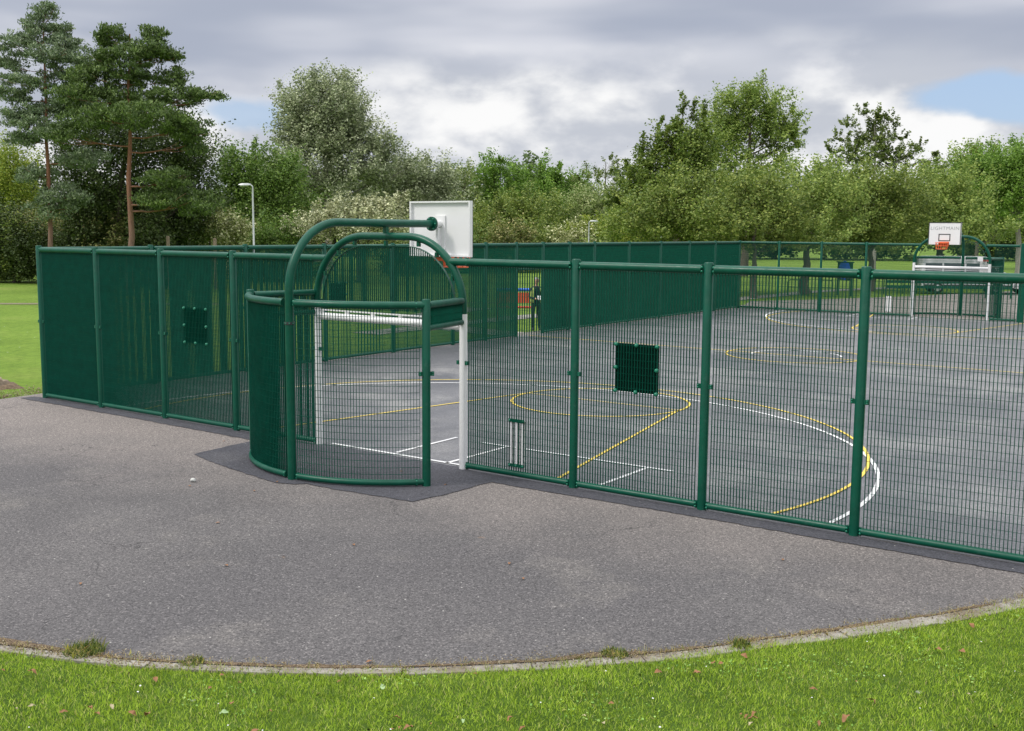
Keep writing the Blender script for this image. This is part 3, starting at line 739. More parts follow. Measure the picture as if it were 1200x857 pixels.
# small red and white sign at the car park
g = thing('parking_sign', 'small red and white sign on a dark post near the right edge', 'sign', (8.0, 44.0, 0), math.radians(-15))
m = MB(); m.tube([(.22, .03, 0), (.22, .03, 2.25)], .035, 10); m.obj('post', M['plastic'], g, smooth=40)
m = MB(); m.box(-.22, .20, -.02, .0, 1.52, 2.05); m.obj('plate', M['white'], g); m = MB(); m.box(-.22, .20, -.022, .001, 2.052, 2.12); m.obj('red_band', M['red'], g)
# low green rail in front of the vehicles
g = thing('knee_rail', 'low dark green barrier rail in front of the parked vehicles', 'barrier', (0, 0, 0))
K0, K1 = Vector((2.6, 46.6, 0)), Vector((8.2, 49.6, 0)); dk = (K1-K0).normalized()
for i in range(6):
    p = K0 + (K1-K0)*i/5; m = MB(); m.tube([(0, 0, -.05), (0, 0, .92)], .04, 10); m.obj('post', M['green'], g, smooth=40, loc=p)
for z in (.82, .55):
    m = MB(); sd = Vector((-dk.y, dk.x, 0)); m.bar(K0+Vector((0, 0, z)) - sd*.03, K1+Vector((0, 0, z)) - sd*.03, (0, 0, 1), .075, .02); m.obj('rail', M['green'], g)

# ------------------------------------------------------------------ vehicles
def vehicle(name, label, cat, loc, rz, paintm, prof, width, windows, wheels, base):
    """prof: closed side outline (x, z); body lofted across the width with rounded shoulders and tumblehome"""
    g = thing(name, label, cat, loc, rz); hw = width/2; m = MB()
    sec = [(-hw, .0), (-hw+.03, .0), (hw-.03, .0), (hw, .0)]
    n = len(prof); zmax = max(z for _, z in prof)
    def inset(z): return max(0, (z-base))*.16
    vs = []
    cx = sum(x for x, _ in prof)/n; cz = sum(z for _, z in prof)/n
    for s, k in ((-1, .965), (-1, 1), (1, 1), (1, .965)):
        for x, z in prof:
            y = s*(hw - inset(z)); 
            if k < 1: vs.append((cx+(x-cx)*.985, y, cz+(z-cz)*.965))
            else: vs.append((x, y - s*.06, z))
    fs = []
    for r in range(3):
        for i in range(n): fs.append((r*n+i, r*n+(i+1) % n, (r+1)*n+(i+1) % n, (r+1)*n+i))
    fs += [tuple(reversed(range(n))), tuple(range(3*n, 4*n))]
    m.add(vs, fs); body = m.obj('body', paintm, g, smooth=45)
    for s in (-1, 1):
        for w in windows:
            m = MB(); pts = []
            for x, z in w: pts.append((x, s*(hw-inset(z)+.006), z))
            q = [(x, y-s*.03, z) for x, y, z in pts]; k = len(w)
            m.add(pts+q, [tuple(range(k)), tuple(reversed(range(k, 2*k)))] + [(i, (i+1) % k, k+(i+1) % k, k+i) for i in range(k)]); m.obj('window', M['glass'], g)
    for x in wheels:
        for s in (-1, 1):
            wl = bpy.data.objects.new('wheel', None); COL.objects.link(wl); wl.parent = g; wl.location = (x, s*(hw-.10), .32)
            m = MB(); m.tube([(0, -.11, 0), (0, -.09, 0), (0, .09, 0), (0, .11, 0)], [.29, .32, .32, .29], 24); m.obj('tyre', M['rubber'], wl, smooth=40)
            m = MB(); m.tube([(0, s*.105, 0), (0, s*.118, 0)], [.20, .17], 18); m.obj('rim', M['galv'], wl, smooth=40)
    return g, body
van_prof = [(-2.45, .35), (-2.50, .75), (-2.46, 1.55), (-2.38, 2.0), (-2.15, 2.10), (1.0, 2.10), (1.25, 2.02), (1.85, 1.28), (2.45, 1.12), (2.58, .80), (2.55, .38), (2.0, .30), (-1.9, .30)]
van, _ = vehicle('parked_van', 'silver passenger van parked behind the far goal', 'van', (4.9, 53.4, 0), math.radians(26), M['silver'], van_prof, 1.9,
    [[(-2.25, 1.22), (-2.25, 1.70), (-1.35, 1.72), (-1.35, 1.22)], [(-1.25, 1.22), (-1.25, 1.72), (-.15, 1.72), (-.15, 1.22)], [(-.05, 1.22), (-.05, 1.72), (.95, 1.72), (1.05, 1.22)], [(1.12, 1.22), (1.05, 1.84), (1.25, 1.80), (1.62, 1.24)]], (-1.55, 1.62), 1.15)
m = MB(); m.box(-.80, .80, -.02, .02, -.34, .34); w = m.obj('windscreen', M['glass'], van); w.location = (1.62, 0, 1.66); w.rotation_euler = (math.radians(39-90+45), 0, PI/2); w.rotation_euler = (math.radians(-50), 0, PI/2)
for s in (-1, 1):
    m = MB(); m.box(-.05, .05, -.16, .16, -.09, .09); m.obj('headlight', M['lamp_glass'], van, loc=(2.50, s*.66, .90), bevel=.02)
m = MB(); m.box(-.06, .06, -.90, .90, -.12, .12); m.obj('bumper', M['plastic'], van, loc=(2.56, 0, .50), bevel=.03)
m = MB(); m.box(-2.3, 2.4, -.957, .957, .33, .52); m.obj('side_trim', M['plastic'], van)
car_prof = [(-1.95, .32), (-2.02, .70), (-1.95, 1.02), (-1.55, 1.42), (-1.2, 1.48), (.15, 1.46), (.45, 1.38), (1.10, .98), (1.80, .86), (2.0, .66), (2.0, .34), (1.4, .26), (-1.5, .26)]
car, _ = vehicle('parked_car', 'white hatchback nose-on near the right edge beyond the far fence', 'car', (8.9, 55.6, 0), math.radians(205), M['whitecar'], car_prof, 1.72,
    [[(-1.55, 1.0), (-1.38, 1.36), (-.75, 1.41), (-.75, 1.0)], [(-.68, 1.0), (-.68, 1.41), (.12, 1.40), (.12, 1.0)], [(.18, 1.0), (.18, 1.39), (.42, 1.33), (.92, 1.0)]], (-1.25, 1.28), .98)
m = MB(); m.box(-.66, .66, -.02, .02, -.36, .36); w = m.obj('windscreen', M['glass'], car, loc=(.82, 0, 1.20)); w.rotation_euler = (math.radians(-58), 0, PI/2)
for s in (-1, 1):
    m = MB(); m.box(-.08, .08, -.17, .17, -.07, .07); m.obj('headlight', M['lamp_glass'], car, loc=(1.93, s*.60, .70), bevel=.02)
m = MB(); m.box(-.07, .07, -.80, .80, -.17, .17); m.obj('bumper', M['plastic'], car, loc=(1.98, 0, .42), bevel=.03)

# ------------------------------------------------------------------ person in the gateway
def skin_mesh(name, verts, edges, radii, material, parent, root=0, sub=2):
    me = bpy.data.meshes.new(name); me.from_pydata(verts, edges, []); me.materials.append(material)
    o = link(name, me, parent); sk = o.modifiers.new('skin', 'SKIN'); sk.use_smooth_shade = True
    for i, r in enumerate(radii): v = me.skin_vertices[0].data[i]; v.radius = r if isinstance(r, tuple) else (r, r); v.use_root = (i == root)
    s = o.modifiers.new('sub', 'SUBSURF'); s.levels = sub; s.render_levels = sub; return o
def bake(o):
    dg = bpy.context.evaluated_depsgraph_get(); me = bpy.data.meshes.new_from_object(o.evaluated_get(dg)); o.modifiers.clear(); o.data = me
    for p in me.polygons: p.use_smooth = True
def person():
    g = thing('person', 'person in dark trousers and navy top with yellow-green waistcoat standing in the gateway', 'person', (-.62, 18.12, 0), math.radians(55))
    # local frame: faces -y ; body 1.78 m ; one continuous surface
    V = [(0, 0, .98), (0, -.005, 1.14), (0, .0, 1.32), (0, .005, 1.46), (0, 0, 1.54), (0, -.015, 1.60),
         (.10, 0, .92), (.115, -.015, .52), (.12, .01, .11), (.125, -.13, .045),
         (-.10, 0, .92), (-.12, -.03, .52), (-.13, .0, .11), (-.145, -.14, .045),
         (.175, .01, 1.42), (.235, .02, 1.15), (.10, -.24, 1.08), (.045, -.30, 1.09),
         (-.175, .01, 1.42), (-.235, .02, 1.15), (-.10, -.24, 1.10), (-.04, -.30, 1.11)]
    E = [(0,1),(1,2),(2,3),(3,4),(4,5),(0,6),(6,7),(7,8),(8,9),(0,10),(10,11),(11,12),(12,13),(3,14),(14,15),(15,16),(16,17),(3,18),(18,19),(19,20),(20,21)]
    R = [(.155,.12),(.14,.11),(.165,.12),(.12,.085),.055,.052,.095,.065,.045,.04,.095,.065,.045,.04,.062,.047,.033,.026,.062,.047,.033,.026]
    body = skin_mesh('body', V, E, R, M['navy'], g)
    bpy.context.view_layer.update(); bake(body)
    body.data.materials.append(M['trouser']); body.data.materials.append(M['skin']); body.data.materials.append(M['shoe'])
    for p in body.data.polygons:
        c = p.center
        p.material_index = 3 if c.z < .10 else (1 if c.z < .97 else (2 if (c.z > 1.515 and abs(c.x) < .1) or (c.y < -.20 and c.z > .9) else 0))
    # head
    bm_ = bmesh.new(); bmesh.ops.create_uvsphere(bm_, u_segments=24, v_segments=18, radius=1)
    for v in bm_.verts:
        x, y, z = v.co; x *= .076; y *= .098; z *= .118
        if z < -.02: y -= .012*(-z/.118); x *= 1-.28*(-z/.118)
        if y < -.06 and abs(x) < .018 and -.045 < z < .015: y -= .022*(1-abs(x)/.018)*(1-abs(z+.018)/.04 if abs(z+.018) < .04 else 0)
        if y < -.05 and abs(abs(x)-.03) < .018 and abs(z-.008) < .016: y += .010
        v.co = (x, y, z)
    me = bpy.data.meshes.new('head'); bm_.to_mesh(me); bm_.free(); me.shade_smooth(); me.materials.append(M['skin'])
    h = link('head', me, g, (0, -.02, 1.685)); h.rotation_euler = (math.radians(12), 0, 0)
    m = MB()
    for s in (-1, 1): m.dome((s*.074, .008, -.005), (s, .2, 0), .024, 8, .5)
    m.obj('ear', M['skin'], h, smooth=60)
    m = MB()
    for s in (-1, 1): m.dome((s*.030, -.083, .008), (0, -1, 0), .010, 8, .6)
    m.obj('eye', M['black'], h, smooth=60)
    m = MB(); m.box(-.022, .022, -.094, -.086, -.060, -.053); m.obj('mouth', M['red'], h)
    bm_ = bmesh.new(); bmesh.ops.create_uvsphere(bm_, u_segments=24, v_segments=14, radius=1)
    for v in bm_.verts:
        x, y, z = v.co; v.co = (x*.083, y*.106+.010, z*.122+.012)
    bmesh.ops.delete(bm_, geom=[v for v in bm_.verts if v.co.z < .030 - (v.co.y+.02)*.9 or v.co.z < -.05], context='VERTS')
    me = bpy.data.meshes.new('hair'); bm_.to_mesh(me); bm_.free(); me.shade_smooth(); me.materials.append(M['hair']); link('hair', me, h)
    # hands: palm, four fingers and thumb closed round a phone-sized white sheet
    for s in (-1, 1):
        bx, by, bz = s*.045, -.305, 1.095 + (.01 if s < 0 else 0)
        V = [(bx, by, bz), (bx-s*.010, by-.045, bz+.005)]; E = [(0, 1)]; R = [.024, .026]
        for k, (dx, ln) in enumerate(((-.024, .9), (-.008, 1), (.009, .95), (.025, .78))):
            i = len(V); x = bx-s*.010+dx
            V += [(x, by-.062, bz+.006), (x-s*.004, by-.062-.030*ln, bz-.004), (x-s*.010, by-.058-.040*ln, bz-.028*ln)]; E += [(1, i), (i, i+1), (i+1, i+2)]; R += [.010, .0088, .0075]
        i = len(V); V += [(bx-s*.030, by-.03, bz+.018), (bx-s*.045, by-.055, bz+.030)]; E += [(0, i), (i, i+1)]; R += [.012, .009]
        o = skin_mesh('hand', V, E, R, M['skin'], g, sub=1); bpy.context.view_layer.update(); bake(o)
    # open waistcoat following the chest
    m = MB(); rows = 7
    for s in (-1, 1):
        vs = []; 
        for i in range(rows+1):
            z = .96 + (1.47-.96)*i/rows; sh = 1 + .10*math.sin(PI*i/rows)
            hwid = .205*sh if z < 1.38 else .205 - (z-1.38)*.6; dep = .168*sh if z < 1.38 else .16 - (z-1.38)*.4
            for a in range(0, 9):
                t = math.radians(-90 + (28 + a*(152/8))) ; vs.append((s*hwid*math.cos(t)*1.0 if a < 8 else 0, dep*math.sin(t), z))
        fs = [(i*9+a, i*9+a+1, (i+1)*9+a+1, (i+1)*9+a) for i in range(rows) for a in range(8)]
        m.add(vs, fs)
    w = m.obj('waistcoat', M['hiviz'], g, smooth=60); sl = w.modifiers.new('solid', 'SOLIDIFY'); sl.thickness = .012; sl.offset = 1
    return g
person()
m = MB(); m.box(-.075, .075, -.004, .0, -.10, .10); o = m.obj('paper_sheet', M['paper'], None); o.location = (-.62+.19*0, 18.12, 1.13)
o.location = (-.62 + .34*math.sin(math.radians(55)), 18.12 - .34*math.cos(math.radians(55)), 1.14); o.rotation_euler = (math.radians(-50), 0, math.radians(55))
tag(o, 'small white sheet held at the waist by the person in the gateway', 'paper')

# ------------------------------------------------------------------ small things on the ground
def pebble(name, x, y, r, mt, label, seed):
    q = random.Random(seed); bm_ = bmesh.new(); bmesh.ops.create_icosphere(bm_, subdivisions=2, radius=r)
    for v in bm_.verts: v.co *= 1 + q.uniform(-.16, .16); v.co.z *= .8
    me = bpy.data.meshes.new(name); bm_.to_mesh(me); bm_.free(); me.shade_smooth(); me.materials.append(mt)
    return tag(link(name, me, None, (x, y, r*.7)), label, 'stone')
pebble('white_stone', 8.13, -2.8, .036, M['stone'], 'white stone lying alone on the tarmac left of the curved recess', 4)
g = thing('tree_stump', 'low rotten grey-brown stump on the grass left of the fence corner', 'stump', (-2.45, .25, -.05), .6)
m = MB(); q = random.Random(8)
def lumpy(m, r, h, n=16, rings=5):
    vs = []; ph = [q.uniform(.8, 1.2) for _ in range(n)]
    for i in range(rings+1):
        t = i/rings
        for j in range(n): a = 2*PI*j/n; rr = r*ph[j]*(1.15-.35*t) ; vs.append((rr*1.6*math.cos(a), rr*math.sin(a), h*t + (q.uniform(-.03, .05) if i == rings else 0)))
    m.add(vs, [(i*n+j, i*n+(j+1) % n, (i+1)*n+(j+1) % n, (i+1)*n+j) for i in range(rings) for j in range(n)] + [tuple(range(rings*n, rings*n+n))])
lumpy(m, .22, .17); m.obj('wood', M['wood'], g, smooth=40)
m = MB(); lumpy(m, .34, .07, 18, 2); m.obj('rotten_base', M['litter'], g, smooth=60)

# ------------------------------------------------------------------ foliage
def np_mesh(name, verts, nper, mt):
    nv = len(verts); nf = nv//nper; me = bpy.data.meshes.new(name)
    me.vertices.add(nv); me.vertices.foreach_set('co', verts.astype(np.float32).ravel())
    me.loops.add(nv); me.loops.foreach_set('vertex_index', np.arange(nv, dtype=np.int32))
    me.polygons.add(nf); me.polygons.foreach_set('loop_start', np.arange(0, nv, nper, dtype=np.int32))
    me.materials.append(mt); me.update(calc_edges=True); return me
def unit(a): return a/np.maximum(np.linalg.norm(a, axis=1, keepdims=True), 1e-9)
def leaves(C_, size, rg, flat=.35, elong=1.9, outward=None):
    """rhombic leaves at points C_"""
    n = len(C_); a = rg.normal(size=(n, 3)); a[:, 2] *= .6; a = unit(a)
    nrm = rg.normal(size=(n, 3)); nrm[:, 2] = np.abs(nrm[:, 2]) + flat
    if outward is not None: nrm += outward*.9
    b_ = unit(np.cross(unit(nrm), a)); s = size*rg.uniform(.6, 1.35, (n, 1)); L = a*s*.5; Wd = b_*s*.5/elong*1.5
    V = np.stack([C_-L, C_+Wd*.9-L*.1, C_+L, C_-Wd*.9-L*.1], 1); return V.reshape(-1, 3)
def needles(C_, size, rg):
    n = len(C_); a = rg.normal(size=(n, 3)); a[:, 2] = np.abs(a[:, 2])*.9 + .25; a = unit(a)
    b_ = unit(np.cross(a, rg.normal(size=(n, 3)))); s = size*rg.uniform(.7, 1.6, (n, 1)); L = a*s*1.5; Wd = b_*s*.28
    V = np.stack([C_-Wd*.4, C_+L*.6-Wd, C_+L, C_+L*.5+Wd], 1); return V.reshape(-1, 3)
def limb(m, a, c, r0, r1, q, n=6, wob=.05, segs=6):
    a, c = Vector(a), Vector(c); d = c-a; ln = d.length; pts = []; rs = []
    for i in range(segs+1):
        t = i/segs; p = a + d*t; p.z += -.10*ln*math.sin(PI*t)*.5
        if 0 < i < segs: p += Vector((q.uniform(-1, 1), q.uniform(-1, 1), q.uniform(-.5, .5)))*wob*ln*.6
        pts.append(p); rs.append(r0 + (r1-r0)*t)
    m.tube(pts, rs, n); return pts
PINES = ('pine_pale', 'pine_dark')
def tree(name, label, style, base, top, tr, leaf, den, blobs, idx, group=None):
    q = random.Random(100+idx); rg = np.random.default_rng(100+idx)
    sx, sz = (1.20, 1.62) if style in PINES else ((1.12, 1.15) if style == 'sparse' else (1.25, 1.24))
    if style in PINES: leaf *= .85
    den = {'sparse': den*1.7, 'olivelight': min(den, .8)}.get(style, max(den, .85))
    blobs = [(a, b, c, r*sx, h*sz) for a, b, c, r, h in blobs]; leaf = leaf*1.15
    cat = 'bush' if 'bush' in name else 'tree'
    g = thing(name, label, cat, (base[0], base[1], -.05), 0, group); B = Vector((base[0], base[1], -.05))
    sparse = style == 'sparse'; pine = style in PINES
    bark_m = M['bark_pine'] if pine else (M['bark_pale'] if idx in (20, 26) or style == 'silver' else M['bark'])
    if pine: tr *= .8
    tp = Vector(top) - B; m = MB(); pts = []; rs = []; k = 9
    for i in range(k+1):
        t = i/k; p = tp*t; 
        if 0 < i < k: p = p + Vector((q.uniform(-1, 1), q.uniform(-1, 1), 0))*tr*.5
        pts.append(p); rs.append(tr*(1.25 if i == 0 else 1)*(1-.86*t) + .012)
    m.tube(pts, rs, 12)
    allc = []; cl_out = []
    for bi, (bx, by, bz, r, h) in enumerate(blobs):
        c = Vector((bx, by, bz)) - B
        # limb from the trunk to the blob
        if cat == 'tree':
            tz = max(.18, min(.94, (c.z - math.hypot(c.x, c.y)*(.15 if pine else .55))/max(.1, tp.z))); st = pts[0].lerp(pts[-1], tz)
            rr = max(.018, tr*(1-.82*tz)*.45); lp = limb(m, st, c, rr, rr*.35, q, 6)
            for _ in range(3 if not sparse else 5):
                e = c + Vector((q.uniform(-.8, .8)*r, q.uniform(-.8, .8)*r, q.uniform(-.5, .8)*h)); limb(m, lp[3], e, rr*.45, .008, q, 5, segs=4)
        area = PI*r*h; n = int(area*den*(5.2 if not pine else 4.2)/(leaf*leaf*.42))
        n = min(n, 26000)
        nc = max(8, n//(66 if not sparse else 30))
        d = unit(rg.normal(size=(nc, 3))); rad = rg.uniform(0, 1, (nc, 1))**(.42)
        if not pine: rad *= rg.uniform(.85, 1.15, (nc, 1))
        cc = d*rad*np.array([r, r, h])
        sg = max(.15, min(.24*min(r, h), .42)) * (1 if not sparse else .75)
        wts = rg.uniform(.3, 1.7, nc); cnt = np.maximum(1, (wts/wts.sum()*n).astype(int))
        rep = np.repeat(np.arange(nc), cnt)
        sgs = sg*rg.uniform(.6, 1.3, nc)[rep][:, None]
        gq = np.clip(rg.normal(size=(len(rep), 3)), -1.7, 1.7)
        ax = unit(d + np.array([0, 0, .75]))[rep]; al = (gq*ax).sum(1, keepdims=True)
        P_ = cc[rep] + ((gq - al*ax)*.62 + al*ax*1.45)*sgs if not pine else cc[rep] + gq*sgs*np.array([1.1, 1.1, .55])
        o = unit(P_/np.array([r, r, h])); allc.append(P_ + np.array(c)); cl_out.append(o)
    C_ = np.concatenate(allc); O_ = np.concatenate(cl_out)
    C_ = C_[C_[:, 2] > .15]; O_ = O_[:len(C_)]
    V = needles(C_, leaf*1.0, rg) if pine else leaves(C_, leaf, rg)
    m.obj('trunk', bark_m, g, smooth=50)
    link('crown', np_mesh('crown', V, 4, LEAF[style]), g)
    return g
TREES = [
  ('pine_tree', 'tall pale blue-green pine with thin leaning reddish trunk at the left edge', 'pine_pale', (-34.57, 21.22), (-35.83, 22.19, 14.63), 0.17, 0.1, 1.0, [(-35.52, 22.2, 14.77, 0.6, 0.37), (-36.06, 22.0, 14.17, 0.65, 0.28), (-35.01, 22.54, 13.88, 0.6, 0.28), (-36.32, 21.83, 13.46, 1.11, 0.32), (-34.72, 22.93, 13.2, 0.92, 0.28), (-36.51, 20.84, 12.89, 0.92, 0.32), (-34.47, 21.74, 12.39, 1.48, 0.37), (-37.39, 21.11, 12.1, 0.83, 0.32), (-33.62, 23.09, 12.05, 0.78, 0.32), (-35.9, 21.07, 10.99, 1.29, 0.32), (-35.27, 22.98, 11.44, 1.2, 0.37), (-37.06, 20.64, 10.49, 0.74, 0.32), (-35.85, 22.2, 9.75, 1.57, 0.42), (-36.43, 20.89, 9.21, 1.11, 0.37), (-34.05, 22.96, 9.99, 1.01, 0.37), (-34.47, 21.55, 8.54, 1.29, 0.42), (-36.36, 20.99, 8.13, 0.92, 0.32), (-34.47, 22.27, 4.95, 1.11, 0.46), (-33.46, 22.75, 7.05, 1.2, 0.37), (-34.97, 21.55, 4.38, 0.92, 0.42), (-35.7, 21.19, 6.16, 0.83, 0.32)]),
  ('pine_tree', 'dark green pine with straight orange-red trunk and one long branch to the right', 'pine_dark', (-28.49, 21.85), (-29.26, 22.94, 13.21), 0.21, 0.1, 1.15, [(-29.82, 22.12, 13.06, 0.61, 0.31), (-29.96, 22.6, 12.72, 0.61, 0.31), (-28.25, 23.74, 13.14, 0.61, 0.35), (-28.17, 23.34, 12.4, 0.87, 0.31), (-28.72, 22.41, 11.99, 1.05, 0.35), (-30.75, 22.1, 11.86, 0.79, 0.31), (-27.81, 23.79, 12.09, 0.61, 0.26), (-27.33, 24.27, 12.11, 0.35, 0.22), (-31.24, 21.8, 11.09, 1.05, 0.35), (-29.32, 23.1, 11.27, 1.57, 0.39), (-27.54, 24.27, 11.02, 0.7, 0.35), (-31.0, 21.01, 10.04, 1.31, 0.39), (-29.65, 22.98, 10.16, 1.75, 0.44), (-27.02, 23.95, 10.01, 1.14, 0.35), (-26.51, 24.94, 10.16, 0.79, 0.22), (-25.72, 25.29, 10.1, 0.52, 0.17), (-27.23, 22.62, 8.87, 1.84, 0.44), (-26.22, 23.8, 8.41, 1.05, 0.39), (-29.86, 21.19, 8.89, 1.57, 0.39), (-26.4, 24.56, 7.71, 0.61, 0.52), (-27.02, 23.27, 5.76, 1.31, 0.39), (-26.25, 24.0, 4.64, 1.22, 0.44), (-27.5, 22.65, 4.71, 0.79, 0.35), (-31.42, 20.61, 7.98, 0.96, 0.35)]),
  ('broadleaf_tree', 'very dark broadleaf tree filling the space behind the two pines', 'dark', (-37.21, 26.75), (-37.0, 28.11, 10.28), 0.3, 0.13, 1.0, [(-38.3, 26.61, 8.47, 1.73, 1.43), (-35.92, 28.16, 8.49, 2.04, 1.78), (-34.23, 29.87, 7.53, 1.63, 1.83), (-39.31, 26.03, 5.97, 1.83, 1.53), (-37.22, 28.65, 5.27, 2.44, 1.93), (-33.63, 30.13, 5.27, 1.43, 2.14), (-38.95, 27.7, 10.35, 1.53, 1.12), (-35.14, 29.49, 3.63, 2.04, 1.22), (-38.68, 27.22, 3.6, 1.83, 1.22)]),
  ('broadleaf_tree', 'bright yellow-green tree low at the left edge behind the pale pine', 'lime', (-51.63, 28.77), (-52.57, 29.0, 7.79), 0.2, 0.13, 1.0, [(-52.61, 29.37, 7.46, 1.77, 1.53), (-52.12, 28.01, 5.43, 1.88, 2.0), (-51.88, 29.82, 5.01, 1.41, 1.53), (-54.87, 28.45, 6.95, 1.77, 1.77), (-53.16, 29.17, 3.59, 2.06, 1.29)]),
  ('hedge_bush', 'dark dense hedge bush on the lawn left of the fence corner', 'dark', (-43.69, 24.27), (-43.83, 24.45, 2.11), 0.1, 0.12, 1.1, [(-45.28, 23.64, 2.3, 1.78, 1.89), (-44.36, 24.64, 2.1, 1.78, 1.78), (-42.17, 24.9, 1.71, 1.57, 1.47), (-46.27, 23.28, 1.76, 1.26, 1.57), (-44.72, 24.13, 3.14, 1.36, 1.15)]),
  ('olive_bush', 'mottled olive bush below the pale pine behind the fence', 'olivepale', (-43.43, 26.96), (-43.64, 27.23, 3.16), 0.1, 0.12, 1.0, [(-44.5, 26.24, 3.15, 1.19, 0.97), (-42.78, 26.92, 3.06, 1.41, 0.97), (-42.62, 28.59, 2.85, 1.3, 0.87)]),
  ('flowering_bush', 'cream-flecked bush left of the left street lamp', 'cream', (-33.89, 31.32), (-34.14, 31.63, 3.76), 0.1, 0.12, 1.0, [(-35.11, 31.75, 3.66, 1.15, 1.05), (-33.17, 31.61, 3.35, 1.05, 0.94), (-32.95, 32.73, 3.04, 0.84, 0.73)]),
  ('broadleaf_tree', 'mid green tree behind the left street lamp', 'mid', (-39.5, 39.92), (-40.02, 40.56, 8.64), 0.22, 0.15, 1.0, [(-40.35, 40.06, 8.27, 1.57, 0.97), (-40.77, 39.15, 7.05, 1.21, 1.33), (-38.84, 40.39, 6.11, 2.05, 1.81), (-38.53, 41.88, 7.18, 1.21, 1.57), (-41.74, 39.45, 5.04, 1.21, 1.45), (-38.62, 39.2, 3.96, 2.42, 1.45), (-37.64, 41.89, 4.47, 1.57, 1.81)]),
  ('silver_poplar', 'tallest silver-leaved poplar with ragged top near the picture centre-left', 'silver', (-44.01, 51.53), (-45.37, 52.65, 15.42), 0.35, 0.17, 0.95, [(-44.26, 51.52, 13.4, 2.38, 1.68), (-46.61, 51.86, 11.65, 2.1, 1.54), (-43.49, 52.64, 10.53, 2.38, 1.4), (-43.94, 54.12, 12.74, 1.54, 1.4), (-47.48, 51.98, 14.33, 1.4, 1.4), (-45.78, 52.27, 14.8, 1.26, 1.12), (-44.87, 53.92, 15.33, 1.26, 1.12), (-43.42, 53.4, 13.8, 1.4, 1.4), (-46.72, 50.29, 12.61, 1.54, 1.26), (-45.75, 52.19, 12.46, 1.82, 1.54), (-43.1, 52.64, 11.81, 1.54, 1.4), (-46.51, 50.42, 10.71, 1.54, 1.12), (-44.47, 52.14, 10.06, 2.38, 1.4), (-42.32, 54.41, 10.96, 1.68, 1.12), (-40.39, 54.55, 9.79, 1.54, 0.98), (-44.92, 50.17, 8.32, 2.52, 1.26), (-48.39, 50.24, 8.84, 1.4, 0.98), (-42.25, 53.1, 8.4, 2.66, 1.4), (-41.31, 55.97, 8.24, 2.24, 1.26), (-44.49, 53.38, 6.52, 3.5, 1.26), (-46.12, 50.32, 6.3, 2.1, 1.26)]),
  ('willow_tree', 'rounded silvery willow just left of the white backboard', 'silver', (-40.06, 59.3), (-40.58, 59.94, 8.42), 0.25, 0.17, 0.95, [(-40.49, 59.83, 7.98, 1.9, 1.61), (-41.54, 59.04, 6.67, 1.76, 1.76), (-39.4, 60.8, 6.55, 1.46, 1.61), (-40.48, 59.81, 4.79, 2.49, 1.9), (-42.87, 58.12, 6.08, 2.05, 1.76)]),
  ('whitebeam_tree', 'whitish-leaved whitebeam rising behind the green hoops', 'white', (-29.39, 39.72), (-29.57, 39.94, 4.41), 0.15, 0.14, 1.0, [(-27.55, 41.68, 5.1, 1.11, 0.56), (-29.0, 41.46, 4.55, 1.67, 0.67), (-29.95, 39.71, 4.63, 1.56, 0.78), (-31.06, 38.63, 3.95, 1.67, 0.78), (-32.51, 38.19, 3.39, 1.56, 0.78), (-28.95, 39.28, 3.42, 2.45, 0.89), (-27.33, 40.92, 3.65, 1.67, 0.89)]),
  ('broadleaf_tree', 'slim grey-green tree directly above the backboard right edge', 'silvergreen', (-49.79, 77.07), (-50.32, 77.72, 8.22), 0.2, 0.2, 0.9, [(-51.06, 78.23, 8.35, 1.43, 1.78), (-50.83, 77.08, 6.01, 1.78, 1.96), (-49.6, 77.83, 4.61, 2.14, 2.14)]),
  ('broadleaf_tree', 'fresh green tree with two pointed tops right of the backboard', 'fresh', (-48.9, 81.42), (-49.77, 82.2, 10.65), 0.25, 0.2, 0.85, [(-49.59, 81.34, 10.24, 1.28, 1.19), (-49.32, 82.51, 11.01, 0.55, 0.82), (-50.31, 81.72, 8.47, 2.01, 1.65), (-47.36, 82.62, 8.99, 1.46, 1.65), (-49.25, 82.31, 6.12, 3.11, 2.19)]),
  ('broadleaf_tree', 'olive round tree left of the right street lamp', 'olive', (-40.46, 73.86), (-40.78, 74.26, 5.86), 0.25, 0.19, 1.0, [(-42.22, 73.44, 4.05, 2.48, 1.82), (-38.97, 73.69, 4.38, 2.81, 1.98), (-44.16, 71.89, 3.7, 1.98, 1.65), (-40.87, 74.1, 5.86, 1.98, 1.49)]),
  ('broadleaf_tree', 'fresh green domed tree behind the centre of the far fence', 'fresh', (-45.5, 87.56), (-46.17, 88.38, 9.96), 0.25, 0.2, 0.9, [(-47.51, 87.69, 9.4, 1.31, 1.69), (-45.62, 88.58, 9.77, 0.75, 1.13), (-46.17, 88.78, 7.56, 2.63, 1.88), (-44.34, 90.1, 8.32, 1.88, 1.5), (-45.78, 86.2, 5.27, 2.44, 2.06)]),
  ('whitebeam_tree', 'pale grey-green tree just left of the right street lamp', 'silvergreen', (-36.13, 79.43), (-36.25, 80.24, 7.64), 0.2, 0.19, 0.95, [(-35.77, 79.03, 6.11, 2.02, 1.52), (-37.82, 79.19, 4.62, 2.02, 1.85), (-35.21, 82.0, 6.68, 1.69, 1.18), (-34.91, 79.9, 4.46, 2.19, 1.69)]),
  ('broadleaf_tree', 'thin twiggy tree left of the dark pointed tree', 'sparse', (-36.96, 83.78), (-37.5, 84.73, 10.42), 0.15, 0.17, 0.22, [(-38.09, 84.06, 9.36, 1.4, 1.05), (-37.11, 85.1, 10.25, 0.87, 1.22), (-39.06, 82.99, 8.48, 1.22, 0.87), (-36.14, 85.22, 8.68, 1.05, 1.22)]),
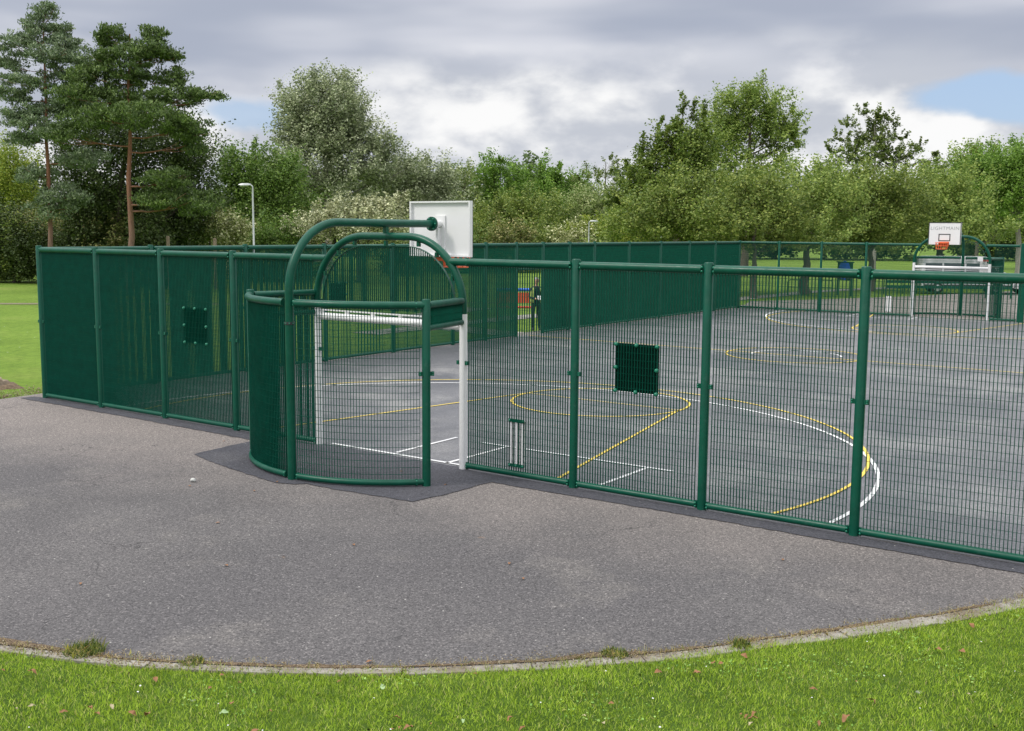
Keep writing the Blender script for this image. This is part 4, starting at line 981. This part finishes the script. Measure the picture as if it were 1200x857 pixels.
  ('broadleaf_tree', 'yellowish shrub-like tree behind the right street lamp', 'lime', (-30.52, 73.54), (-30.7, 73.77, 4.23), 0.15, 0.18, 1.0, [(-30.8, 73.04, 3.61, 2.03, 1.09), (-29.02, 74.59, 3.94, 1.71, 1.4), (-32.48, 72.53, 3.29, 1.25, 0.94)]),
  ('cherry_tree', 'dark tree with upright shoots above the middle of the far fence', 'spiky', (-12.55, 51.77), (-12.84, 52.84, 10.65), 0.25, 0.15, 0.9, [(-12.93, 51.93, 8.41, 1.67, 1.34), (-14.22, 50.95, 6.48, 1.45, 1.11), (-11.96, 53.67, 8.75, 1.22, 1.22), (-14.55, 49.9, 5.08, 1.22, 0.89), (-12.9, 52.92, 11.31, 0.22, 0.78), (-12.36, 53.33, 11.1, 0.22, 0.78), (-13.13, 52.45, 10.3, 0.45, 0.78), (-13.99, 51.75, 9.63, 0.28, 0.89), (-13.67, 52.36, 9.12, 0.78, 1.0), (-11.68, 53.47, 10.53, 0.45, 0.78), (-12.21, 52.63, 9.4, 1.0, 1.0), (-14.87, 51.1, 8.86, 0.22, 0.78), (-14.52, 51.44, 7.88, 0.78, 0.89), (-15.3, 50.35, 7.19, 0.33, 0.67), (-15.04, 50.38, 6.42, 0.89, 0.78), (-13.68, 51.31, 6.98, 1.45, 1.11), (-12.32, 53.46, 7.59, 1.45, 1.22), (-14.35, 50.78, 5.32, 1.67, 1.11), (-12.83, 53.12, 5.59, 2.0, 1.34), (-15.75, 49.66, 5.31, 0.56, 0.67)]),
  ('ash_tree', 'tall olive-green rounded tree with sky gaps right of the pointed tree', 'olivelight', (-14.65, 67.58), (-15.19, 69.09, 14.47), 0.3, 0.16, 0.62, [(-15.98, 68.03, 13.56, 1.47, 1.07), (-16.34, 68.33, 12.04, 2.0, 1.34), (-14.24, 70.44, 11.91, 1.87, 1.34), (-12.21, 70.68, 11.5, 0.94, 0.94), (-14.6, 68.63, 13.41, 1.74, 1.07), (-16.73, 66.46, 10.41, 1.6, 1.34), (-15.08, 69.19, 14.27, 1.2, 0.94), (-16.91, 67.0, 12.48, 1.2, 0.94), (-14.33, 70.19, 13.28, 1.47, 1.07), (-15.9, 69.29, 12.1, 2.14, 1.07), (-12.61, 70.19, 12.14, 0.8, 1.07), (-13.24, 69.45, 10.93, 1.47, 0.94), (-16.78, 68.12, 10.86, 1.6, 1.07), (-12.12, 70.86, 10.86, 0.67, 0.94), (-15.08, 69.24, 9.81, 1.74, 0.8), (-12.94, 69.58, 9.23, 1.34, 0.94), (-16.32, 66.61, 8.91, 1.47, 0.94), (-14.65, 67.72, 8.13, 2.94, 1.2)]),
  ('birch_tree', 'thin pale-trunked tree with sparse leaves standing against the sky', 'sparse', (-4.43, 67.47), (-5.22, 68.44, 12.33), 0.14, 0.15, 0.42, [(-5.21, 68.71, 10.52, 1.24, 0.87), (-5.77, 67.12, 9.34, 1.36, 0.74), (-3.9, 68.63, 9.24, 1.24, 0.74), (-6.0, 67.8, 12.19, 0.5, 0.5), (-4.98, 68.5, 12.08, 0.62, 0.56), (-4.13, 69.03, 11.59, 0.56, 0.5), (-5.35, 68.67, 11.14, 0.81, 0.62), (-6.56, 66.99, 11.18, 0.62, 0.5), (-7.05, 66.36, 10.3, 0.62, 0.43), (-6.19, 67.94, 10.14, 0.81, 0.5), (-3.96, 69.48, 10.52, 0.74, 0.5), (-4.76, 68.99, 9.66, 0.87, 0.56), (-7.59, 66.23, 9.34, 0.62, 0.37), (-6.63, 67.51, 9.02, 0.87, 0.5), (-5.38, 68.37, 8.54, 0.99, 0.5), (-2.96, 69.2, 9.12, 0.87, 0.5), (-2.43, 70.22, 9.78, 0.5, 0.37), (-3.93, 69.32, 8.43, 1.12, 0.5), (-1.75, 70.56, 8.8, 0.74, 0.5), (-1.15, 70.71, 8.05, 0.87, 0.5)]),
  ('cherry_tree', 'spreading tree left of the first trunk seen through the far fence', 'olive', (-7.52, 42.79), (-7.78, 43.1, 4.4), 0.2, 0.13, 1.05, [(-8.34, 42.13, 4.57, 1.91, 1.15), (-9.7, 41.31, 3.81, 1.43, 0.86), (-6.62, 43.1, 4.02, 1.91, 1.05), (-7.54, 42.55, 5.7, 1.43, 0.95), (-5.96, 44.7, 5.27, 1.24, 1.05), (-7.79, 42.16, 3.26, 2.39, 0.57)]),
  ('cherry_tree', 'spreading olive tree whose trunk is seen left through the far fence', 'olive', (-2.59, 41.17), (-2.9, 41.62, 4.36), 0.17, 0.13, 1.05, [(-3.42, 42.27, 5.62, 1.78, 0.98), (-3.76, 39.92, 4.33, 1.6, 0.98), (-2.44, 43.0, 4.56, 1.69, 1.07), (-3.27, 41.89, 3.47, 2.32, 0.62), (-2.52, 42.67, 2.85, 1.6, 0.45)]),
  ('cherry_tree', 'spreading olive tree with the thicker forked trunk behind the far fence', 'olivelight', (-1.83, 46.65), (-2.15, 47.2, 4.93), 0.26, 0.13, 1.05, [(-2.41, 48.32, 6.1, 1.91, 1.05), (-3.24, 47.45, 4.94, 1.72, 1.05), (-0.9, 48.32, 5.13, 1.72, 1.15), (-1.39, 45.78, 3.87, 2.58, 0.95), (-2.27, 47.49, 2.84, 1.91, 0.52)]),
  ('cherry_tree', 'spreading tree with dark trunk just left of the far goal', 'olive', (-0.14, 52.82), (-0.38, 53.44, 5.06), 0.2, 0.13, 1.05, [(0.01, 52.96, 6.24, 1.93, 1.02), (-1.07, 52.41, 5.14, 1.83, 1.12), (0.83, 54.78, 5.29, 1.83, 1.22), (-0.31, 53.4, 3.85, 2.65, 1.02), (-0.38, 52.81, 2.84, 2.24, 0.51)]),
  ('cherry_tree', 'spreading tree directly behind the far basketball board', 'olivelight', (2.18, 59.49), (1.8, 59.97, 5.2), 0.2, 0.14, 1.05, [(1.16, 60.93, 6.64, 1.84, 0.97), (0.75, 59.54, 5.3, 1.84, 1.3), (2.73, 60.25, 5.73, 1.95, 1.51), (2.17, 59.13, 4.01, 2.7, 1.19), (3.39, 61.92, 3.72, 1.95, 0.87), (0.56, 58.73, 3.25, 1.62, 0.76)]),
  ('plane_tree', 'taller fresh green tree with grey trunk at the right edge', 'fresh', (3.76, 75.58), (3.25, 76.41, 8.73), 0.24, 0.16, 1.0, [(2.99, 77.07, 9.02, 1.91, 1.15), (1.94, 74.96, 7.81, 1.65, 1.53), (4.0, 75.71, 7.05, 2.16, 1.91), (0.89, 74.72, 8.33, 1.27, 0.89), (0.37, 74.76, 6.7, 1.53, 1.53), (2.82, 74.65, 5.79, 2.04, 1.15), (4.68, 78.16, 8.15, 1.91, 1.91)]),
  ('broadleaf_tree', 'light green rounded tree between the far board and the right edge', 'olivelight', (-4.34, 99.56), (-5.05, 100.44, 10.3), 0.2, 0.19, 1.0, [(-6.2, 100.67, 10.35, 1.65, 1.32), (-4.95, 101.27, 10.84, 1.49, 1.16), (-6.18, 100.42, 8.2, 2.32, 2.15), (-3.51, 100.45, 10.26, 1.49, 1.32), (-4.17, 100.97, 6.55, 3.31, 2.15), (-2.12, 102.97, 4.43, 2.48, 1.65)]),
]
SHRUBS = [
  ('shrub_bush', 'dark shrub right of the orange pine trunk', 'dark', -33.56, 26.85, 1.07, 3.9, 0.14),
  ('shrub_bush', 'green shrub under the long pine branch', 'mid', -35.55, 30.37, 1.04, 3.73, 0.14),
  ('shrub_bush', 'cream-flecked shrub just left of the street lamp foot', 'cream', -36.85, 36.87, 1.09, 3.93, 0.14),
  ('shrub_bush', 'deep green shrub right of the left street lamp', 'mid', -33.69, 36.65, 1.36, 4.1, 0.14),
  ('shrub_bush', 'mottled shrub left of the whitebeam', 'olivepale', -35.55, 40.27, 1.31, 3.89, 0.14),
  ('shrub_bush', 'olive shrub low beside the backboard left edge', 'olive', -33.82, 48.93, 1.22, 4.06, 0.17),
  ('shrub_bush', 'green shrub hidden behind the backboard', 'mid', -34.61, 55.78, 1.59, 4.07, 0.17),
  ('shrub_bush', 'olive shrub right of the backboard', 'olive', -34.92, 60.5, 1.67, 4.27, 0.17),
  ('shrub_bush', 'dull mottled shrub right of the backboard, second along', 'olivepale', -31.77, 60.28, 1.43, 4.28, 0.17),
  ('shrub_bush', 'olive shrub left of the right street lamp', 'olive', -31.73, 65.26, 1.61, 3.84, 0.17),
  ('shrub_bush', 'pale flecked shrub just left of the right street lamp', 'cream', -28.75, 64.92, 1.61, 3.92, 0.17),
  ('shrub_bush', 'light olive shrub right of the right street lamp', 'olivelight', -25.17, 65.0, 1.49, 3.92, 0.17),
  ('shrub_bush', 'yellow-green shrub below the pointed tree left side', 'lime', -21.39, 62.76, 1.31, 4.14, 0.17),
  ('shrub_bush', 'olive shrub above the far fence corner', 'olive', -19.09, 71.83, 1.65, 3.95, 0.17),
  ('shrub_bush', 'olive shrub behind the hedge at the left edge', 'olive', -43.66, 24.57, 1.13, 4.06, 0.14),
  ('shrub_bush', 'dark shrub between the two pine trunks', 'dark', -38.43, 25.84, 1.05, 3.99, 0.14),
  ('shrub_bush', 'mottled shrub left of the orange pine trunk', 'olivepale', -37.1, 26.79, 1.05, 3.74, 0.14),
  ('shrub_bush', 'green shrub left of the left street lamp', 'mid', -40.24, 36.92, 1.19, 3.77, 0.14),
]

for i, (n_, l_, s_, b_, t_, tr_, lf_, dn_, bl_) in enumerate(TREES): tree(n_, l_, s_, b_, t_, tr_, lf_, dn_, bl_, i)
# shrubs closing the gaps under the crowns
for i, (nm, lb, st, x, y, r, h, lf) in enumerate(SHRUBS):
    tree(nm, lb, st, (x, y), (x, y, h*.8), .05, lf, 1.0, [(x, y, h*.42, r, h*.5), (x-r*.6, y-r*.4, h*.36, r*.75, h*.42), (x+r*.6, y+r*.4, h*.38, r*.75, h*.44)], 60+i)
# far tree line
far_src = []
def far_tree(seed):
    q = random.Random(seed); blobs = []
    for _ in range(9): blobs.append((q.uniform(-3, 3), q.uniform(-3, 3), q.uniform(1.2, 6.2), q.uniform(1.6, 2.8), q.uniform(1.3, 2.1)))
    blobs.append((0, 0, 7.0, 1.6, 1.3))
    return tree('distant_tree', 'dark far-off tree in the line closing the view behind the park', 'far', (0, 0), (0, 0, 6.5), .25, .30, .8, blobs, seed, 'distant trees behind the park')
FAR = [(-122, 60), (-113, 67), (-106, 71.5), (-99, 76.5), (-92, 81), (-86, 85.5), (-80, 90), (-74, 95), (-68, 99), (-62, 103), (-56, 107), (-50, 111), (-44, 115.5),
       (-38.5, 119.5), (-33.5, 123.5), (-28, 127.5), (-22.5, 131), (-17.5, 135), (-12.5, 139), (-7, 142.5), (-2, 146)]
src = [far_tree(k) for k in (501, 502, 503)]
for i, (x, y) in enumerate(FAR):
    o = src[i] if i < 3 else copy_tree(src[i % 3]); o.location = (x + random.uniform(-1.5, 1.5), y + random.uniform(-1.5, 1.5), -.05)
    o.rotation_euler = (0, 0, random.uniform(0, 6)); s = random.uniform(1.2, 1.6); o.scale = (s, s, s)

# ------------------------------------------------------------------ grass, weeds and fallen leaves on the near verge
def inside_verge(x, y, d0):
    """signed distance beyond the kerb, towards the camera"""
    K = np.array(off(KC, .115)[36:]); a = K[:-1]; b_ = K[1:]; d = b_-a; P_ = np.stack([x, y], 1)
    best = np.full(len(x), 1e9); side = np.zeros(len(x))
    for i in range(len(a)):
        t = np.clip(((P_-a[i])@d[i])/(d[i]@d[i]), 0, 1); w = P_ - (a[i]+t[:, None]*d[i]); dist = np.linalg.norm(w, axis=1)
        s = d[i][0]*w[:, 1] - d[i][1]*w[:, 0]; upd = dist < best; best[upd] = dist[upd]; side[upd] = s[upd]
    return np.where(side < 0, best, -best)
def vz(x, d): return -.012 + .05*np.minimum(1, d*3) + .02*np.sin(x*1.7+d*2)*np.minimum(1, d)
def blades(x, y, z, h, w, rg, lean=.5):
    n = len(x); az = rg.uniform(0, 2*PI, n); f = np.stack([np.cos(az), np.sin(az), np.zeros(n)], 1); ld = rg.normal(size=(n, 3))*lean; ld[:, 2] = 1; ld = unit(ld)
    p = np.stack([x, y, z], 1); mid = p + ld*h[:, None]*.55; ld2 = ld + rg.normal(size=(n, 3))*.35; ld2[:, 2] -= .15; tip = mid + unit(ld2)*h[:, None]*.5; W = f*w[:, None]*.5
    return np.stack([p-W, p+W, mid+W*.8, tip, mid-W*.8], 1).reshape(-1, 3)
def grass():
    n = 620000; x = rng.uniform(8.5, 20, n); y = rng.uniform(-10.5, 2.5, n); d = inside_verge(x, y, 0)
    # keep what the photograph can see plus a margin round it
    fwv = np.array([-.5809, .8140]); ex = (x-19.709); ey = (y+11.731); depth = ex*fwv[0]+ey*fwv[1]
    # ragged edge: turf creeps over the kerb in places
    edge = -.035 - .055*(x < 15.0)*(.5+.5*np.sin(x*1.9+.7)) + .05*np.sin(x*2.3)*np.sin(x*5.9+y*3) + rng.normal(size=n)*.02
    k = (d > edge) & (d < 4.5) & (depth > 4.6)
    x, y, d = x[k], y[k], d[k]; n = len(x); dd = np.maximum(d, 0)
    tuft = .5 + .5*np.sin(x*3.1+1)*np.sin(y*2.7) ; h = (.020 + .026*rng.random(n) + .014*tuft)*np.where(d < .15, 1.25, 1)
    V = blades(x, y, vz(x, dd)-.004, h, rng.uniform(.0028, .0055, n), rng)
    tag(link('grass', np_mesh('grass', V, 5, M['blade'])), 'bright green mown grass along the bottom of the picture', 'grass', kind='stuff')
    n = 26000; x = rng.uniform(10, 19.5, n); y = rng.uniform(-9.5, 0, n); d = inside_verge(x, y, 0)
    pat = np.sin(x*2.9+np.sin(y*3.7)*1.3)*np.sin(y*3.3+np.sin(x*2.1)); k = (d > .05) & (d < 4) & (pat > .45); c3 = np.stack([x[k], y[k], vz(x[k], d[k])+rng.uniform(.018, .042, k.sum())], 1)
    tag(link('clover', np_mesh('clover', leaves(c3, .016, rng, flat=2.0, elong=1.3), 4, M['clover'])), 'patches of dull green clover leaves in the near grass', 'clover', kind='stuff')
    # daisies and dry stalks
    n = 170; x = rng.uniform(11, 19, n); y = rng.uniform(-9, -1, n); d = inside_verge(x, y, 0); k = d > .25; x, y, d = x[k], y[k], d[k]
    m = MB()
    for a, b_, c in zip(x, y, d): m.dome((a, b_, float(vz(a, c))+.052), (random.uniform(-.4, .4), random.uniform(-.4, .4), 1), random.uniform(.005, .009), 6, .4)
    tag(m.obj('daisies', M['paper'], smooth=50), 'tiny white daisies dotted through the near grass', 'flowers', kind='stuff')
    m_n = 2600; t = rng.integers(36, len(KC)-8, m_n); K = np.array(off(KC, -.01)); 
    x = K[t, 0] + rng.normal(size=m_n)*.05; y = K[t, 1] + rng.normal(size=m_n)*.05
    x = x + 0; V = blades(x, y, np.full(m_n, .004), rng.uniform(.015, .075, m_n), rng.uniform(.0018, .003, m_n), rng, .9)
    # crumbs of dead leaf, soil and grit gathered along the kerb
    c_n = 9000; t = (20+(len(KC)-30)*rng.random(c_n)**2.3).astype(int); K0_ = np.array(off(KC, 0.0)); sp = rng.normal(size=(c_n, 2))*np.array([.055, .055])*(.6+1.0*np.abs(np.sin(t*.23)*np.sin(t*.071+.8)))[:, None]
    c3 = np.stack([K0_[t, 0]+sp[:, 0]+rng.uniform(-.06, .06, c_n), K0_[t, 1]+sp[:, 1]+rng.uniform(-.04, .04, c_n), .012+rng.random(c_n)*.006], 1); Vc = leaves(c3, .016, rng, flat=2.5)
    Vd = leaves(np.stack([-.75 - np.abs(rng.normal(size=2600))*.5, rng.uniform(-1.6, 2.2, 2600), np.full(2600, -.03)+rng.random(2600)*.02], 1), .03, rng, flat=2.0); Vc = np.concatenate([Vc, Vd])
    tag(link('dead_leaf_crumbs', np_mesh('dead_leaf_crumbs', Vc, 4, M['crumb'])), 'crumbs of dead leaf and grit scattered along the kerb', 'leaf litter', kind='stuff')
    tag(link('dry_stalks', np_mesh('dry_stalks', V, 5, M['dryblade'])), 'thin dry grass stalks growing from the gap along the kerb', 'grass', kind='stuff')
grass()

def weed(x, y, r, n, label, tall=.09):
    rg = np.random.default_rng(int(x*100)); a = rg.uniform(0, 2*PI, n); rr = r*np.sqrt(rg.random(n)); px, py = rr*np.cos(a), rr*np.sin(a)
    V = blades(px, py, np.zeros(n), rg.uniform(.3, .8, n)*tall, rg.uniform(.005, .012, n), rg, .8)
    g = thing('weed_tuft', label, 'weed', (x, y, .004), 0)
    link('leaves', np_mesh('weed_leaves', V, 5, M['weed']), g)
    V = blades(px[:n//5], py[:n//5], np.zeros(n//5), rg.uniform(.6, 1.3, n//5)*tall, np.full(n//5, .0025), rg, .6); link('stalks', np_mesh('weed_stalks', V, 5, M['dryblade']), g)
weed(12.20, -7.03, .16, 420, 'leafy weed tuft on the kerb at the lower left', .11)
weed(15.62, -4.56, .11, 300, 'green weed tuft on the kerb below the middle bay', .06)
weed(13.05, -6.66, .10, 200, 'small yellow-green weed patch on the kerb left of centre', .05)
weed(16.35, -3.78, .08, 140, 'thin weed sprig on the kerb towards the right', .10)
def leaf_mesh(seed, r):
    q = random.Random(seed); m = MB(); n = 7; up = []; 
    for i in range(n+1):
        t = i/n; w = r*.55*math.sin(PI*min(.98, t+.02))**.8; xx = (t-.5)*2*r; zc = .35*r*math.sin(t*PI)*q.uniform(.6, 1.2) + r*.25*q.random()
        up += [(xx, -w, zc + w*q.uniform(.1, .7)), (xx, 0, zc), (xx, w, zc + w*q.uniform(.1, .7))]
    m.add(up, [(3*i+j, 3*i+3+j, 3*i+4+j, 3*i+1+j) for i in range(n) for j in range(2)])
    return m
lm = {k: [leaf_mesh(s, .032).mesh('fallen_leaf', M[k], smooth=70) for s in (1, 2, 3)] for k in ('fallen', 'fallen_pale', 'fallen_green')}
q = random.Random(77); cnt = 0
while cnt < 230:
    x, y = q.uniform(11, 19.5), q.uniform(-9.2, -.5); d = float(inside_verge(np.array([x]), np.array([y]), 0)[0])
    if d < .12 or d > 3.6: continue
    kind = q.choices(('fallen', 'fallen_pale', 'fallen_green'), (.66, .2, .14))[0]
    o = link('fallen_leaf', q.choice(lm[kind]), None, (x, y, float(vz(x, d))+.03)); o.rotation_euler = (q.uniform(-.5, .5), q.uniform(-.5, .5), q.uniform(0, 6.3)); s = q.uniform(.45, 1.3); o.scale = (s, s*q.uniform(.7, 1.1), s)
    tag(o, {'fallen': 'curled brown leaf lying in the near grass', 'fallen_pale': 'pale dry leaf lying in the near grass', 'fallen_green': 'greenish fallen leaf lying in the near grass'}[kind], 'leaf', {'fallen': 'brown leaves fallen on the verge', 'fallen_pale': 'pale leaves fallen on the verge', 'fallen_green': 'green leaves fallen on the verge'}[kind]); cnt += 1
for i in range(16):
    x, y = q.uniform(6, 17), q.uniform(-6.5, -.6); d = float(inside_verge(np.array([x]), np.array([y]), 0)[0])
    if d > -.1: continue
    o = link('fallen_leaf', q.choice(lm['fallen']), None, (x, y, .008)); o.rotation_euler = (0, 0, q.uniform(0, 6.3)); o.scale = (.8, .8, .5)
    tag(o, 'brown leaf lying on the open tarmac', 'leaf', 'leaves on the tarmac')
